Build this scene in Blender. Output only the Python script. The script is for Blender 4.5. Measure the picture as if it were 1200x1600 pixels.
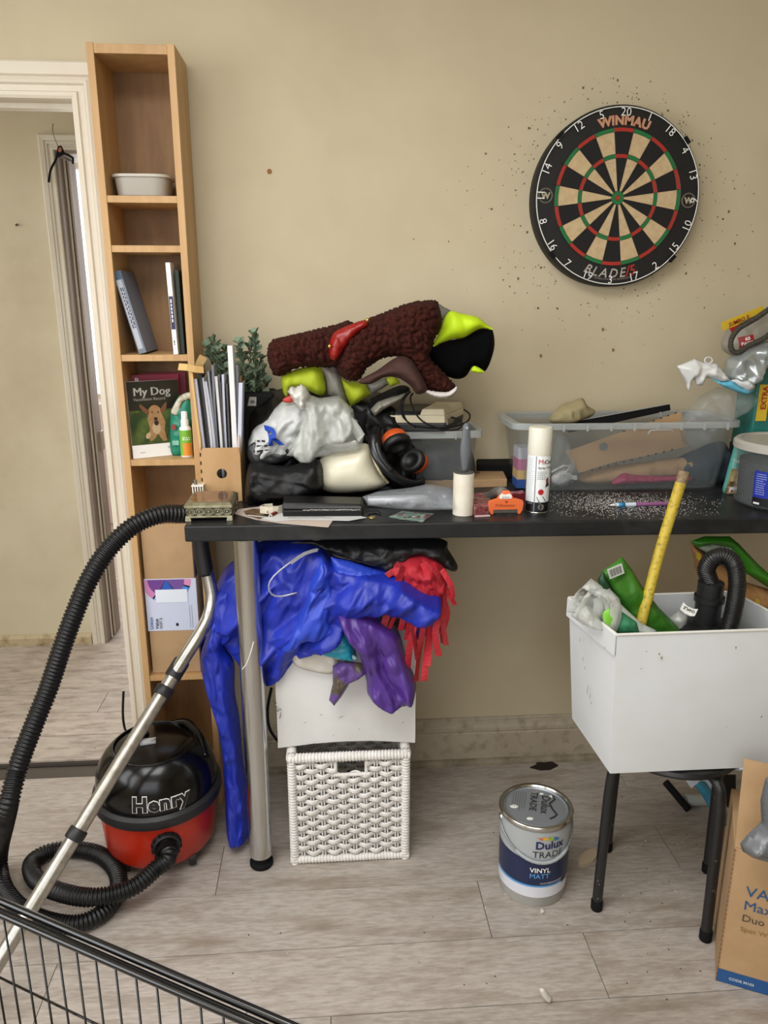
import bpy, bmesh, math, random
import numpy as np
from mathutils import Vector, Matrix, noise
from mathutils.geometry import delaunay_2d_cdt
for o in list(bpy.data.objects): bpy.data.objects.remove(o)
SC = bpy.context.scene; COL = SC.collection
PI = math.pi
# ---------------------------------------------------------------- camera
def cam_axes(yaw, pitch, roll):
    cy, sy, cp, sp = math.cos(yaw), math.sin(yaw), math.cos(pitch), math.sin(pitch)
    f = Vector((sy*cp, cy*cp, -sp)); r = Vector((cy, -sy, 0)); u = r.cross(f)
    cr, sr = math.cos(roll), math.sin(roll)
    return cr*r+sr*u, -sr*r+cr*u, f
RX, UX, FX = cam_axes(.0732, .2710, .0005)
FPX = 1204.3; CAM = Vector((0, -2.1867, 1.4591))
cd = bpy.data.cameras.new('camera'); cam = bpy.data.objects.new('camera', cd); COL.objects.link(cam)
cd.sensor_fit = 'HORIZONTAL'; cd.sensor_width = 36; cd.lens = FPX/1200*36; cd.clip_start = .05
cam.matrix_world = Matrix(((RX.x, UX.x, -FX.x, CAM.x), (RX.y, UX.y, -FX.y, CAM.y), (RX.z, UX.z, -FX.z, CAM.z), (0, 0, 0, 1)))
SC.camera = cam
# ---------------------------------------------------------------- world, lights, exposure
w = bpy.data.worlds.new('overcast_sky'); SC.world = w; w.use_nodes = True
bg = w.node_tree.nodes['Background']; bg.inputs[0].default_value = (.93, .95, 1, 1); bg.inputs[1].default_value = 1.6
def area(name, loc, target, sx, sy, power, color):
    l = bpy.data.lights.new(name, 'AREA'); l.shape = 'RECTANGLE'; l.size = sx; l.size_y = sy; l.energy = power; l.color = color
    o = bpy.data.objects.new(name, l); COL.objects.link(o); o.location = loc
    o.rotation_euler = (Vector(target)-Vector(loc)).to_track_quat('-Z', 'Y').to_euler(); return o
area('window_daylight', (-.75, -3.72, 1.7), (-.6, 0, .5), 2.3, 1.2, 20, (.97, .985, 1))
area('side_window_daylight', (-2.06, -1.75, 1.62), (.2, -.7, .5), 1.5, 1.2, 26, (.98, .985, 1))
area('roof_window_daylight', (-.45, -1.75, 2.62), (-.45, -1.75, 0), 1.5, 1.1, 41, (1, .99, .97))
area('hall_daylight', (-1.0, 2.75, 1.5), (-1.0, 0, .8), 1.3, 1.4, 40, (1, .97, .96))
area('hall_end_daylight', (-2.55, .56, 1.6), (0, .56, .8), .7, 1.2, 10, (1, .97, .92))
VS = SC.view_settings; VS.view_transform = 'Standard'; VS.look = 'None'; VS.gamma = 1; VS.exposure = 0; VS.use_curve_mapping = False
# ---------------------------------------------------------------- pixel -> place in the room
def ray(px, py): return (RX*((px-600)/FPX)-UX*((py-800)/FPX)+FX)
def P(px, py, y=None, z=None, x=None):
    d = ray(px, py)
    t = (y-CAM.y)/d.y if y is not None else (z-CAM.z)/d.z if z is not None else (x-CAM.x)/d.x
    return CAM+d*t
def PP(px, py, p0, n):
    d = ray(px, py); n = Vector(n); return CAM+d*((Vector(p0)-CAM).dot(n)/d.dot(n))
TZ = .965                                                           # table top height
def T(px, py): return P(px, py, z=TZ)
# ---------------------------------------------------------------- materials
def lin(h):
    if not isinstance(h, str): return tuple(h)+(1,)
    c = [int(h[i:i+2], 16)/255 for i in (0, 2, 4)]
    return tuple(v/12.92 if v <= .04045 else ((v+.055)/1.055)**2.4 for v in c)+(1,)
MATS = {}
def M(col, rough=.6, metal=0, alpha=1, c2=None, ns=12, bump=0, bs=60, stretch=(1, 1, 1), coat=0, sheen=0, rand=0, trans=0, lo=.4, hi=.65, c3=None, ns3=2.5, det=4, co='Object', spec=.5):
    key = str((col, rough, metal, alpha, c2, ns, bump, bs, stretch, coat, sheen, rand, trans, lo, hi, c3, ns3, det, co, spec))
    if key in MATS: return MATS[key]
    m = bpy.data.materials.new('surface'); m.use_nodes = True; nt = m.node_tree; b = nt.nodes['Principled BSDF']; N = nt.nodes.new; L = nt.links.new
    b.inputs['Base Color'].default_value = lin(col); b.inputs['Roughness'].default_value = rough; b.inputs['Metallic'].default_value = metal
    b.inputs['Alpha'].default_value = alpha; b.inputs['Coat Weight'].default_value = coat; b.inputs['Sheen Weight'].default_value = sheen
    b.inputs['Transmission Weight'].default_value = trans; b.inputs['Specular IOR Level'].default_value = spec
    if c2 or bump or rand or c3:
        tc = N('ShaderNodeTexCoord'); mp = N('ShaderNodeMapping'); L(tc.outputs[co], mp.inputs[0]); mp.inputs['Scale'].default_value = stretch
        vec = mp.outputs[0]
        if rand:
            oi = N('ShaderNodeObjectInfo'); ad = N('ShaderNodeVectorMath'); ad.operation = 'ADD'; mu = N('ShaderNodeMath'); mu.operation = 'MULTIPLY'
            mu.inputs[1].default_value = 37; L(oi.outputs['Random'], mu.inputs[0]); L(vec, ad.inputs[0]); L(mu.outputs[0], ad.inputs[1]); vec = ad.outputs[0]
        cur = None
        def blend(prev, colr, scale, a, z, d):
            n = N('ShaderNodeTexNoise'); n.inputs['Scale'].default_value = scale; n.inputs['Detail'].default_value = d; n.inputs['Roughness'].default_value = .62; L(vec, n.inputs[0])
            r = N('ShaderNodeMapRange'); r.inputs[1].default_value = a; r.inputs[2].default_value = z; L(n.outputs[0], r.inputs[0])
            x = N('ShaderNodeMix'); x.data_type = 'RGBA'; L(r.outputs[0], x.inputs[0]); x.inputs[7].default_value = lin(colr)
            if prev: L(prev, x.inputs[6])
            else: x.inputs[6].default_value = lin(col)
            return x.outputs[2]
        if c2: cur = blend(cur, c2, ns, lo, hi, det)
        if c3: cur = blend(cur, c3, ns3, .5, .75, 6)
        if rand:
            hs = N('ShaderNodeHueSaturation'); mr = N('ShaderNodeMapRange'); mr.inputs[3].default_value = 1-rand; mr.inputs[4].default_value = 1+rand
            L(oi.outputs['Random'], mr.inputs[0]); L(mr.outputs[0], hs.inputs['Value'])
            if cur: L(cur, hs.inputs['Color'])
            else: hs.inputs['Color'].default_value = lin(col)
            cur = hs.outputs[0]
        if cur: L(cur, b.inputs['Base Color'])
        if bump:
            n = N('ShaderNodeTexNoise'); n.inputs['Scale'].default_value = bs; n.inputs['Detail'].default_value = 5; L(vec, n.inputs[0])
            bm = N('ShaderNodeBump'); bm.inputs['Strength'].default_value = bump; bm.inputs['Distance'].default_value = .004; L(n.outputs[0], bm.inputs['Height']); L(bm.outputs[0], b.inputs['Normal'])
    MATS[key] = m; return m
BLACK = M('070708', .45, spec=.3); MATTBLACK = M('0a0a0b', .8, spec=.25); WHITEP = M('e8e6e0', .4); INK = M('151515', .6); INKW = M('f2f0ea', .55)
CHROME = M('c9c9c6', .22, 1); STEEL = M('b9b7b0', .3, 1, c2='8b8984', ns=5, stretch=(1, 1, 3))
BEECH = M('bd9766', .5, c2='b08a59', ns=6, stretch=(6, 6, .6), bump=.05, bs=30, rand=.04)
BEECH_SHADE = M('8a673f', .6, c2='775530', ns=4, stretch=(4, 4, .7), bump=.05, bs=30)  # beech darkened in colour for the shade at the back of the bookcase
CARD = M('b0906a', .85, c2='a4845e', ns=7, bump=.08, bs=50)
CLEAR = M('8d9393', .2, 0, .16, spec=.6); CLEARRIM = M('b9bfbd', .3, 0, .5)
POLY = M('b5baba', .18, 0, .22, spec=1., bump=.5, bs=24, stretch=(1.6, 1, .7)); POLYW = M('cfd2cb', .25, 0, .5, spec=.9, bump=.5, bs=28, stretch=(1.6, 1, .7))
# ---------------------------------------------------------------- object helpers
def wloc(o):
    v = Vector((0, 0, 0))
    while o: v = v+Vector(o.location); o = o.parent
    return v
def link(name, V, Fc, mat, parent=None, smooth=False, bev=0, sub=0, ang=None):
    V = [Vector(v) for v in V]
    if parent: base = wloc(parent)
    else:
        n = len(V); base = Vector((sum(v.x for v in V)/n, sum(v.y for v in V)/n, min(v.z for v in V)))
    me = bpy.data.meshes.new(name); me.from_pydata([v-base for v in V], [], [tuple(f) for f in Fc]); me.update()
    me.materials.append(mat)
    if smooth:
        me.polygons.foreach_set('use_smooth', [True]*len(me.polygons))
    o = bpy.data.objects.new(name, me); COL.objects.link(o)
    if parent: o.parent = parent
    else: o.location = base
    if smooth and ang: 
        try: me.set_sharp_from_angle(angle=math.radians(ang))
        except Exception: pass
    if bev:
        b = o.modifiers.new('bevel', 'BEVEL'); b.width = bev; b.segments = 2; b.limit_method = 'ANGLE'; b.harden_normals = False
    if sub:
        s = o.modifiers.new('subsurf', 'SUBSURF'); s.levels = sub; s.render_levels = sub
    return o
def tag(o, label=None, cat=None, group=None, kind=None):
    if label: o['label'] = label
    if cat: o['category'] = cat
    if group: o['group'] = group
    if kind: o['kind'] = kind
    return o
def thing(name, label, cat, loc, group=None):
    o = bpy.data.objects.new(name, None); COL.objects.link(o); o.location = loc; o.empty_display_size = .05
    return tag(o, label, cat, group)
def struct(name, V, F, mat, **k): return tag(link(name, V, F, mat, **k), kind='structure')
def join(*gs):
    V, F = [], []
    for v, f in gs:
        n = len(V); V += list(v); F += [tuple(i+n for i in q) for q in f]
    return V, F
CF = [(0, 1, 3, 2), (4, 6, 7, 5), (0, 4, 5, 1), (2, 3, 7, 6), (0, 2, 6, 4), (1, 5, 7, 3)]
def box(x0, x1, y0, y1, z0, z1):
    V = [Vector((x, y, z)) for x in (x0, x1) for y in (y0, y1) for z in (z0, z1)]
    return V, CF
def obox(c, ux, uy, uz):                                           # oriented box: centre and half vectors
    c = Vector(c); ux, uy, uz = Vector(ux), Vector(uy), Vector(uz)
    return [c+a*ux+b*uy+d*uz for a in (-1, 1) for b in (-1, 1) for d in (-1, 1)], CF
def hexa(b, t):                                                    # 4 bottom points and 4 top points, same order round
    V = [Vector(v) for v in list(b)+list(t)]
    return V, [(3, 2, 1, 0), (4, 5, 6, 7), (0, 1, 5, 4), (1, 2, 6, 5), (2, 3, 7, 6), (3, 0, 4, 7)]
def lathe(prof, c=(0, 0, 0), seg=40, axis=(0, 0, 1), ref=None, sx=1, sy=1, caps=True):
    c = Vector(c); a = Vector(axis).normalized(); r = Vector(ref) if ref else (Vector((1, 0, 0)) if abs(a.x) < .9 else Vector((0, 1, 0)))
    u = (r-a*r.dot(a)).normalized(); v = a.cross(u); V, F = [], []
    for (rad, z) in prof:
        for i in range(seg):
            t = 2*PI*i/seg; V.append(c+a*z+u*(rad*sx*math.cos(t))+v*(rad*sy*math.sin(t)))
    for j in range(len(prof)-1):
        for i in range(seg):
            k = (i+1) % seg; F.append((j*seg+i, j*seg+k, (j+1)*seg+k, (j+1)*seg+i))
    if caps and prof[0][0] > 1e-5: F.append(tuple(range(seg))[::-1])
    if caps and prof[-1][0] > 1e-5: F.append(tuple((len(prof)-1)*seg+i for i in range(seg)))
    return V, F
def crom(pts, step=.01, closed=False):
    pts = [Vector(p) for p in pts]; n = len(pts); out = []
    rng = range(n if closed else n-1)
    for i in rng:
        if closed: p0, p1, p2, p3 = pts[(i-1) % n], pts[i], pts[(i+1) % n], pts[(i+2) % n]
        else: p0, p1, p2, p3 = pts[max(i-1, 0)], pts[i], pts[i+1], pts[min(i+2, n-1)]
        m = max(1, int((p2-p1).length/step))
        for k in range(m):
            t = k/m; out.append(.5*((2*p1)+(p2-p0)*t+(2*p0-5*p1+4*p2-p3)*t*t+(3*p1-p0-3*p2+p3)*t**3))
    if not closed: out.append(pts[-1])
    return out
def tube(path, r, seg=12, step=.01, smooth=True, ribs=None, closed=False, caps=True, flat=1):
    p = crom(path, step, closed) if smooth else [Vector(q) for q in path]
    n = len(p); V, F = [], []; up = None; s = 0
    for i in range(n):
        a = p[i-1] if (i or closed) else p[i]; b = p[(i+1) % n] if (i < n-1 or closed) else p[i]
        t = (b-a).normalized()
        if up is None: up = (Vector((0, 0, 1)) if abs(t.z) < .9 else Vector((0, 1, 0)))
        up = (up-t*up.dot(t)).normalized(); sd = t.cross(up)
        if i: s += (p[i]-p[i-1]).length
        rad = r(i/(n-1)) if callable(r) else r
        if ribs: rad *= 1+ribs[1]*math.cos(2*PI*s/ribs[0])
        for k in range(seg):
            th = 2*PI*k/seg; V.append(p[i]+up*(rad*math.cos(th)*flat)+sd*(rad*math.sin(th)))
    m = n if closed else n-1
    for i in range(m):
        for k in range(seg):
            q = (k+1) % seg; j = (i+1) % n; F.append((i*seg+k, i*seg+q, j*seg+q, j*seg+k))
    if caps and not closed: F.append(tuple(range(seg))[::-1]); F.append(tuple((n-1)*seg+k for k in range(seg)))
    return V, F
def prism(pts, d):                                                 # polygon of 3-D points pushed by vector d
    pts = [Vector(p) for p in pts]; n = len(pts); d = Vector(d)
    return pts+[p+d for p in pts], [tuple(range(n))[::-1], tuple(range(n, 2*n))]+[(i, (i+1) % n, n+(i+1) % n, n+i) for i in range(n)]
def strip(path, wv, th=.0012, step=.012, wob=0, seed=0):           # a flat ribbon of cloth or paper with thickness
    p = crom(path, step); rn = random.Random(seed); V, F = [], []; n = len(p); wv = Vector(wv); ph = rn.random()*6
    for i, q in enumerate(p):
        t = (p[min(i+1, n-1)]-p[max(i-1, 0)]).normalized(); a = wob*math.sin(i*.35+ph)
        ww = (wv-t*wv.dot(t)); ww = ww.normalized()*wv.length; nn = t.cross(ww).normalized(); ww = ww*math.cos(a)+nn*wv.length*math.sin(a); nn = t.cross(ww).normalized()*th
        V += [q-ww-nn, q+ww-nn, q+ww+nn, q-ww+nn]
    for i in range(n-1):
        for k in range(4):
            F.append((i*4+k, i*4+(k+1) % 4, i*4+4+(k+1) % 4, i*4+4+k))
    F += [(3, 2, 1, 0), (n*4-4, n*4-3, n*4-2, n*4-1)]
    return V, F
# crumple fields, numpy
def folds(u, v, seed=0, freq=14, ang=0, amp=.008, spread=.5, oct=3, sharp=1.):
    r = np.random.RandomState(seed); h = np.zeros_like(u)
    for k in range(oct):
        f = freq*1.8**k; a = ang+r.randn()*spread
        wx = .9*np.sin(2*PI*(f*.31)*(u*np.cos(a+1.3)+v*np.sin(a+1.3))+r.rand()*6)+.6*np.sin(2*PI*(f*.17)*(u*np.sin(a)+v*np.cos(a))+r.rand()*6)
        s = np.sin(2*PI*f*(u*np.cos(a)+v*np.sin(a))*.5+wx*1.5+r.rand()*6)
        h += amp/1.9**k*(1-np.abs(s)**sharp)
    return h
def curls(u, v, seed=0, cell=.016, amp=.009):
    r = np.random.RandomState(seed); u0, u1, v0, v1 = u.min()-.02, u.max()+.02, v.min()-.02, v.max()+.02
    nu, nv = int((u1-u0)/cell)+1, int((v1-v0)/cell)+1
    cu, cv = np.meshgrid(np.arange(nu), np.arange(nv)); cu = u0+(cu.ravel()+r.rand(nu*nv))*cell; cv = v0+(cv.ravel()+r.rand(nu*nv))*cell
    h = np.zeros_like(u)
    for i in range(len(u)):
        du = cu-u[i]; dv = cv-v[i]; a = .9+.8*math.sin(u[i]*38)+.6*math.sin(v[i]*45); d = np.sqrt(((du*math.cos(a)+dv*math.sin(a))*1.35)**2+((dv*math.cos(a)-du*math.sin(a))*.72)**2)
        k = np.argpartition(d, 1)[:2]; d0, d1 = sorted(d[k]); h[i] = min((d1-d0)/cell*1.6, 1)**.6
    return h*amp
def crumple(u, v, seed=0, cell=.03, amp=.012, oct=2, aniso=1., ang=0.):
    """piecewise-flat facets over random points: the sharp creases of film, nylon and paper"""
    r = np.random.RandomState(seed); h = np.zeros_like(u); ca, sa = math.cos(ang), math.sin(ang)
    a, b = (u*ca+v*sa), (-u*sa+v*ca)*aniso
    for k in range(oct):
        c = cell/1.9**k; u0, u1, v0, v1 = a.min()-2*c, a.max()+2*c, b.min()-2*c, b.max()+2*c
        nu, nv = int((u1-u0)/c)+1, int((v1-v0)/c)+1; gu, gv = np.meshgrid(np.arange(nu), np.arange(nv))
        pu = u0+(gu.ravel()+r.rand(nu*nv)*.9)*c; pv = v0+(gv.ravel()+r.rand(nu*nv)*.9)*c; ph = r.rand(nu*nv)
        vs, _, fs, *_ = delaunay_2d_cdt([Vector(q) for q in zip(pu.tolist(), pv.tolist())], [], [], 0, 1e-7)
        W = np.array([(q.x, q.y) for q in vs]); hh = np.zeros(len(W)); hh[:] = r.rand(len(W)); out = np.zeros_like(u)
        for f in fs:
            A, B, C = W[f[0]], W[f[1]], W[f[2]]; m = (a >= min(A[0], B[0], C[0])) & (a <= max(A[0], B[0], C[0])) & (b >= min(A[1], B[1], C[1])) & (b <= max(A[1], B[1], C[1])); i = np.nonzero(m)[0]
            if not len(i): continue
            d = (B[1]-C[1])*(A[0]-C[0])+(C[0]-B[0])*(A[1]-C[1])
            if abs(d) < 1e-14: continue
            l1 = ((B[1]-C[1])*(a[i]-C[0])+(C[0]-B[0])*(b[i]-C[1]))/d; l2 = ((C[1]-A[1])*(a[i]-C[0])+(A[0]-C[0])*(b[i]-C[1]))/d; l3 = 1-l1-l2
            k2 = (l1 >= -1e-6) & (l2 >= -1e-6) & (l3 >= -1e-6); out[i[k2]] = (l1*hh[f[0]]+l2*hh[f[1]]+l3*hh[f[2]])[k2]
        h += out*amp/1.5**k
    return h
def cr(seed, cell=.03, amp=.012, aniso=1., ang=0., oct=2): return lambda u, v: crumple(u, v, seed, cell, amp, oct, aniso, ang)
def puff(outline, y0, front, back=None, tilt=(0, 0), res=.007, R=.03, hfn=None, ofs=None, px=True, smooth=True, edgejit=0, pw=.9, seed=1):
    """closed soft body standing at depth y0 (tilt: dy/dx, dy/dz); outline in photo pixels projected on that plane"""
    if back is None: back = front*.6
    if px:
        c = P(outline[0][0], outline[0][1], y=y0); n = Vector((-tilt[0], 1, -tilt[1]))
        mx = sum(p[0] for p in outline)/len(outline); my = sum(p[1] for p in outline)/len(outline); c = P(mx, my, y=y0)
        pts = [PP(a, b, c, n) for a, b in outline]
    else:
        c = Vector((0, y0, 0)); mx = sum(p[0] for p in outline)/len(outline); my = sum(p[1] for p in outline)/len(outline); c = Vector((mx, y0, my)); pts = [Vector((a, y0, b)) for a, b in outline]
    pts = [Vector((p.x, 0, p.z)) for p in pts]
    ed = crom(pts, res, True) if smooth else [q for i in range(len(pts)) for q in [pts[i].lerp(pts[(i+1) % len(pts)], k/max(1, int((pts[(i+1) % len(pts)]-pts[i]).length/res))) for k in range(max(1, int((pts[(i+1) % len(pts)]-pts[i]).length/res)))]]
    if edgejit:
        rr = random.Random(seed); ed = [p+Vector((rr.uniform(-1, 1), 0, rr.uniform(-1, 1)))*edgejit for p in ed]
    E = np.array([(p.x, p.z) for p in ed]); n = len(E)
    x0, z0 = E.min(0); x1, z1 = E.max(0)
    gx, gz = np.meshgrid(np.arange(x0, x1, res), np.arange(z0, z1, res*.87)); gx = gx+((np.arange(gx.shape[0]) % 2)*res*.5)[:, None]
    G = np.stack([gx.ravel(), gz.ravel()], 1)
    A = E; B = np.roll(E, -1, 0)
    ins = np.zeros(len(G), bool)
    for a, b in zip(A, B):
        c1 = ((a[1] > G[:, 1]) != (b[1] > G[:, 1]))
        with np.errstate(divide='ignore', invalid='ignore'):
            xi = (b[0]-a[0])*(G[:, 1]-a[1])/(b[1]-a[1])+a[0]
        ins ^= c1 & (G[:, 0] < xi)
    G = G[ins]
    def dist(Q):
        D = np.full(len(Q), 9.)
        for a, b in zip(A, B):
            ab = b-a; L2 = (ab**2).sum()+1e-12; t = np.clip(((Q-a)@ab)/L2, 0, 1); D = np.minimum(D, np.hypot(*(Q-(a+t[:, None]*ab)).T))
        return D
    D = dist(G); G = G[D > res*.55]
    pts2 = [Vector(p) for p in E.tolist()]+[Vector(p) for p in G.tolist()]
    vs, _, fs, *_ = delaunay_2d_cdt(pts2, [(i, (i+1) % n) for i in range(n)], [], 1, 1e-6)
    U = np.array([(v.x, v.y) for v in vs]); D = dist(U); D[D < 1e-5] = 0
    prof = (1-(1-np.clip(D/R, 0, 1))**2)**pw
    e_ = np.array([(a, b) for f in fs for a, b in ((f[0], f[1]), (f[1], f[2]), (f[2], f[0]))]); cnt = np.zeros(len(U)); np.add.at(cnt, e_[:, 0], 1); np.add.at(cnt, e_[:, 1], 1)
    for _ in range(max(2, int(R/res*1.2))):
        acc = np.zeros(len(U)); np.add.at(acc, e_[:, 0], prof[e_[:, 1]]); np.add.at(acc, e_[:, 1], prof[e_[:, 0]]); prof = np.where(D > 1e-5, .35*prof+.65*acc/np.maximum(cnt, 1), prof)
    wv = np.clip(D/.012, 0, 1)
    hh = hfn(U[:, 0], U[:, 1]) if hfn else 0
    yp = c.y+tilt[0]*(U[:, 0]-c.x)+tilt[1]*(U[:, 1]-c.z)
    if ofs: yp = yp+ofs(U[:, 0], U[:, 1])
    yf = yp-front*prof-hh*wv; yb = yp+back*prof+(hh*wv*.3)
    V = [(U[i, 0], yf[i], U[i, 1]) for i in range(len(U))]; F = []
    idx = {}
    for i in range(len(U)):
        if D[i] <= 1e-5: idx[i] = i
        else: idx[i] = len(V); V.append((U[i, 0], yb[i], U[i, 1]))
    for f in fs:
        F.append(tuple(f))
        b = tuple(idx[i] for i in reversed(f))
        if set(b) != set(f): F.append(b)
    return V, F
def puffa(*a, **k): return puff(*a, smooth=False, **k)                # same with straight-edged outline
# lettering and flat print
_font = {}
def glyphs(s, size, bold=0, align='LEFT', shear=0, spacing=1, flip=False, lsp=1):
    k = (s, bold, align, shear, spacing, lsp)
    if k not in _font:
        c = bpy.data.curves.new('t', 'FONT'); c.body = s; c.size = 1; c.offset = bold; c.align_x = align; c.resolution_u = 2; c.shear = shear; c.space_character = spacing; c.space_line = lsp
        o = bpy.data.objects.new('t', c); COL.objects.link(o); me = bpy.data.meshes.new_from_object(o)
        _font[k] = ([(v.co.x, v.co.y) for v in me.vertices], [tuple(p.vertices) for p in me.polygons]); bpy.data.objects.remove(o); bpy.data.curves.remove(c); bpy.data.meshes.remove(me)
    V, F = _font[k]; return [(a*size, b*size) for a, b in V], F
def pm(o, u, v):
    o, u, v = Vector(o), Vector(u).normalized(), Vector(v).normalized(); n = u.cross(v).normalized()
    return lambda x, y, e=.0008: o+u*x+v*y+n*e
def cm(cx, cy, z0, r, th0=0, taper=0):
    return lambda x, y, e=.0008: Vector((cx+(r+taper*y+e)*math.sin(th0+x/r), cy-(r+taper*y+e)*math.cos(th0+x/r), z0+y))
def txt(parent, s, size, mp, mat, name='lettering', e=.0009, **k):
    V, F = glyphs(s, size, **k)
    if not F: return None
    return link(name, [mp(a, b, e) for a, b in V], F, mat, parent)
def dec(parent, name, pts, mp, mat, e=.0005, sub=1):                # flat printed patch following a surface map
    if len(pts) == 4 and sub > 1:
        V = []; F = []
        for j in range(2):
            for i in range(sub+1):
                t = i/sub; a = Vector(pts[0]).lerp(Vector(pts[1]), t); b = Vector(pts[3]).lerp(Vector(pts[2]), t); q = a if j == 0 else b; V.append(mp(q.x, q.y, e))
        F = [(i, i+1, sub+2+i, sub+1+i) for i in range(sub)]
        return link(name, V, F, mat, parent)
    return link(name, [mp(p[0], p[1], e) for p in pts], [tuple(range(len(pts)))], mat, parent)
def onto(geo, f):                                                   # wrap a flat map onto a crumpled surface, looking along +y
    from mathutils.bvhtree import BVHTree
    bt = BVHTree.FromPolygons([Vector(v) for v in geo[0]], [tuple(q) for q in geo[1]])
    def g(x, y, e=.0008):
        p = f(x, y, 0); h = bt.ray_cast(Vector((p.x, p.y-.3, p.z)), Vector((0, 1, 0)))[0]
        return Vector((p.x, (h.y if h else p.y)-e, p.z))
    return g
def rect(x0, y0, x1, y1): return [(x0, y0), (x1, y0), (x1, y1), (x0, y1)]
def arcpts(cx, cy, r, a0, a1, n): return [(cx+r*math.cos(a0+(a1-a0)*i/n), cy+r*math.sin(a0+(a1-a0)*i/n)) for i in range(n+1)]
def lines(parent, mp, x, y, wd, n, dy, mat, h=.0012, seed=0, name='small_print'):   # unreadably small print: thin word bars joined in one part
    rn = random.Random(seed); G = []
    for i in range(n):
        t = x
        while t < x+wd*rn.uniform(.7, 1):
            l = rn.uniform(.3, .9)*h*4; G.append(([mp(a, b, .0009) for a, b in rect(t, y-i*dy, min(t+l, x+wd), y-i*dy+h)], [(0, 1, 2, 3)])); t += l+h*.9
    return tag(link(name, *join(*G), mat, parent), kind='stuff')
exec_parts = []
# ================================================================ THE ROOM
WALL = M('c6ba9d', .85, c2='beb194', ns=2.2, bump=.05, bs=90, c3='b8ab8f', ns3=.9)
HALLW = M('cbc1a6', .85, c2='c3b89c', ns=3, c3='b3a68a', ns3=1.4)
PAINT = M('d8cfba', .5, c2='cdc2aa', ns=5, bump=.04, bs=30)
PAINTW = M('d3cbba', .55, c2='c6bca8', ns=9, lo=.5, hi=.75, bump=.05, bs=40, stretch=(1, 1, .35))
SKIRT = M('b3a894', .6, c2='a69a85', ns=7, lo=.4, hi=.8, bump=.06, bs=30, c3='8d806b', ns3=26)
CEIL = M('e6e2d8', .9)
XL, XR, YF = -1.9, 2.5, -3.6
DX0, DX1, DZ = -1.40, -.62, 1.936                                   # doorway to the hall
HY = 1.0                                                            # hall far wall
def wall(name, V, F, m): return struct(name, V, F, m)
wall('wall_back', *join(box(DX1+.01, XR, 0, .12, 0, 2.45), box(XL-.1, DX0, 0, .12, 0, 2.45), box(DX0, DX1+.01, 0, .12, DZ+.02, 2.45)), WALL)
wall('wall_right', *box(XR, XR+.1, YF, .12, 0, 2.45), WALL)
wall('wall_left', *join(box(XL-.1, XL, YF, -2.55, 0, 2.45), box(XL-.1, XL, -.95, 0, 0, 2.45), box(XL-.1, XL, -2.55, -.95, 0, .8), box(XL-.1, XL, -2.55, -.95, 2.2, 2.45)), WALL)
wall('wall_front', *join(box(XL-.1, -1.95+.05, YF-.1, YF, 0, 2.45), box(.45, XR+.1, YF-.1, YF, 0, 2.45), box(-1.9, .45, YF-.1, YF, 0, .55), box(-1.9, .45, YF-.1, YF, 2.3, 2.45)), WALL)
struct('ceiling', *join(box(XL-.1, -1.25, YF-.1, .12, 2.45, 2.55), box(.35, XR+.1, YF-.1, .12, 2.45, 2.55), box(-1.25, .35, YF-.1, -2.35, 2.45, 2.55), box(-1.25, .35, -1.15, .12, 2.45, 2.55)), CEIL)
struct('window_4', *join(box(-1.25, -1.21, -2.35, -1.15, 2.50, 2.58), box(.31, .35, -2.35, -1.15, 2.50, 2.58), box(-1.21, .31, -2.35, -2.31, 2.50, 2.58), box(-1.21, .31, -1.19, -1.15, 2.50, 2.58)), PAINT)
struct('window_1', *join(box(-1.9, -1.84, YF-.08, YF-.02, .55, 2.3), box(.39, .45, YF-.08, YF-.02, .55, 2.3), box(-1.84, .39, YF-.08, YF-.02, .55, .61), box(-1.84, .39, YF-.08, YF-.02, 2.24, 2.3), box(-.75, -.7, YF-.08, YF-.02, .61, 2.24)), PAINT, bev=.004)
struct('window_2', *join(box(XL-.08, XL-.02, -2.55, -2.49, .8, 2.2), box(XL-.08, XL-.02, -1.01, -.95, .8, 2.2), box(XL-.08, XL-.02, -2.49, -1.01, .8, .86), box(XL-.08, XL-.02, -2.49, -1.01, 2.14, 2.2)), PAINT, bev=.004)
# floor of separate planks
FLW = M('b0a79e', .42, c2='958b81', ns=26, stretch=(1, 5, 1), bump=.25, bs=40, rand=.05, c3='857869', ns3=4, lo=.4, hi=.68, det=10)
fl = struct('floor', *box(XL-.1, XR+.1, YF-.1, .09, -.06, -.005), M('4a4239', .8))
rows = [0, -.173, -.355, -.537, -.722, -.901]
while rows[-1] > -3.55: rows.append(rows[-1]-.182)
J = {1: P(575, 1262, z=0).x, 2: P(338, 1390, z=0).x, 3: P(757, 1420, z=0).x, 4: P(932, 1510, z=0).x, 5: P(517, 1590, z=0).x}
rn = random.Random(4)
for i in range(len(rows)-1):
    a, b = rows[i], rows[i+1]; j = J.get(i, rn.uniform(-.6, .6)); x = j
    while x > XL: x -= 1.22
    while x < XR:
        x0, x1 = max(x, XL), min(x+1.22, XR)
        if x1-x0 > .02: link('plank', *box(x0+.0009, x1-.0009, b+.0009, a-.0009 if i else a, -.005, 0), FLW, fl)
        x += 1.22
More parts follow.
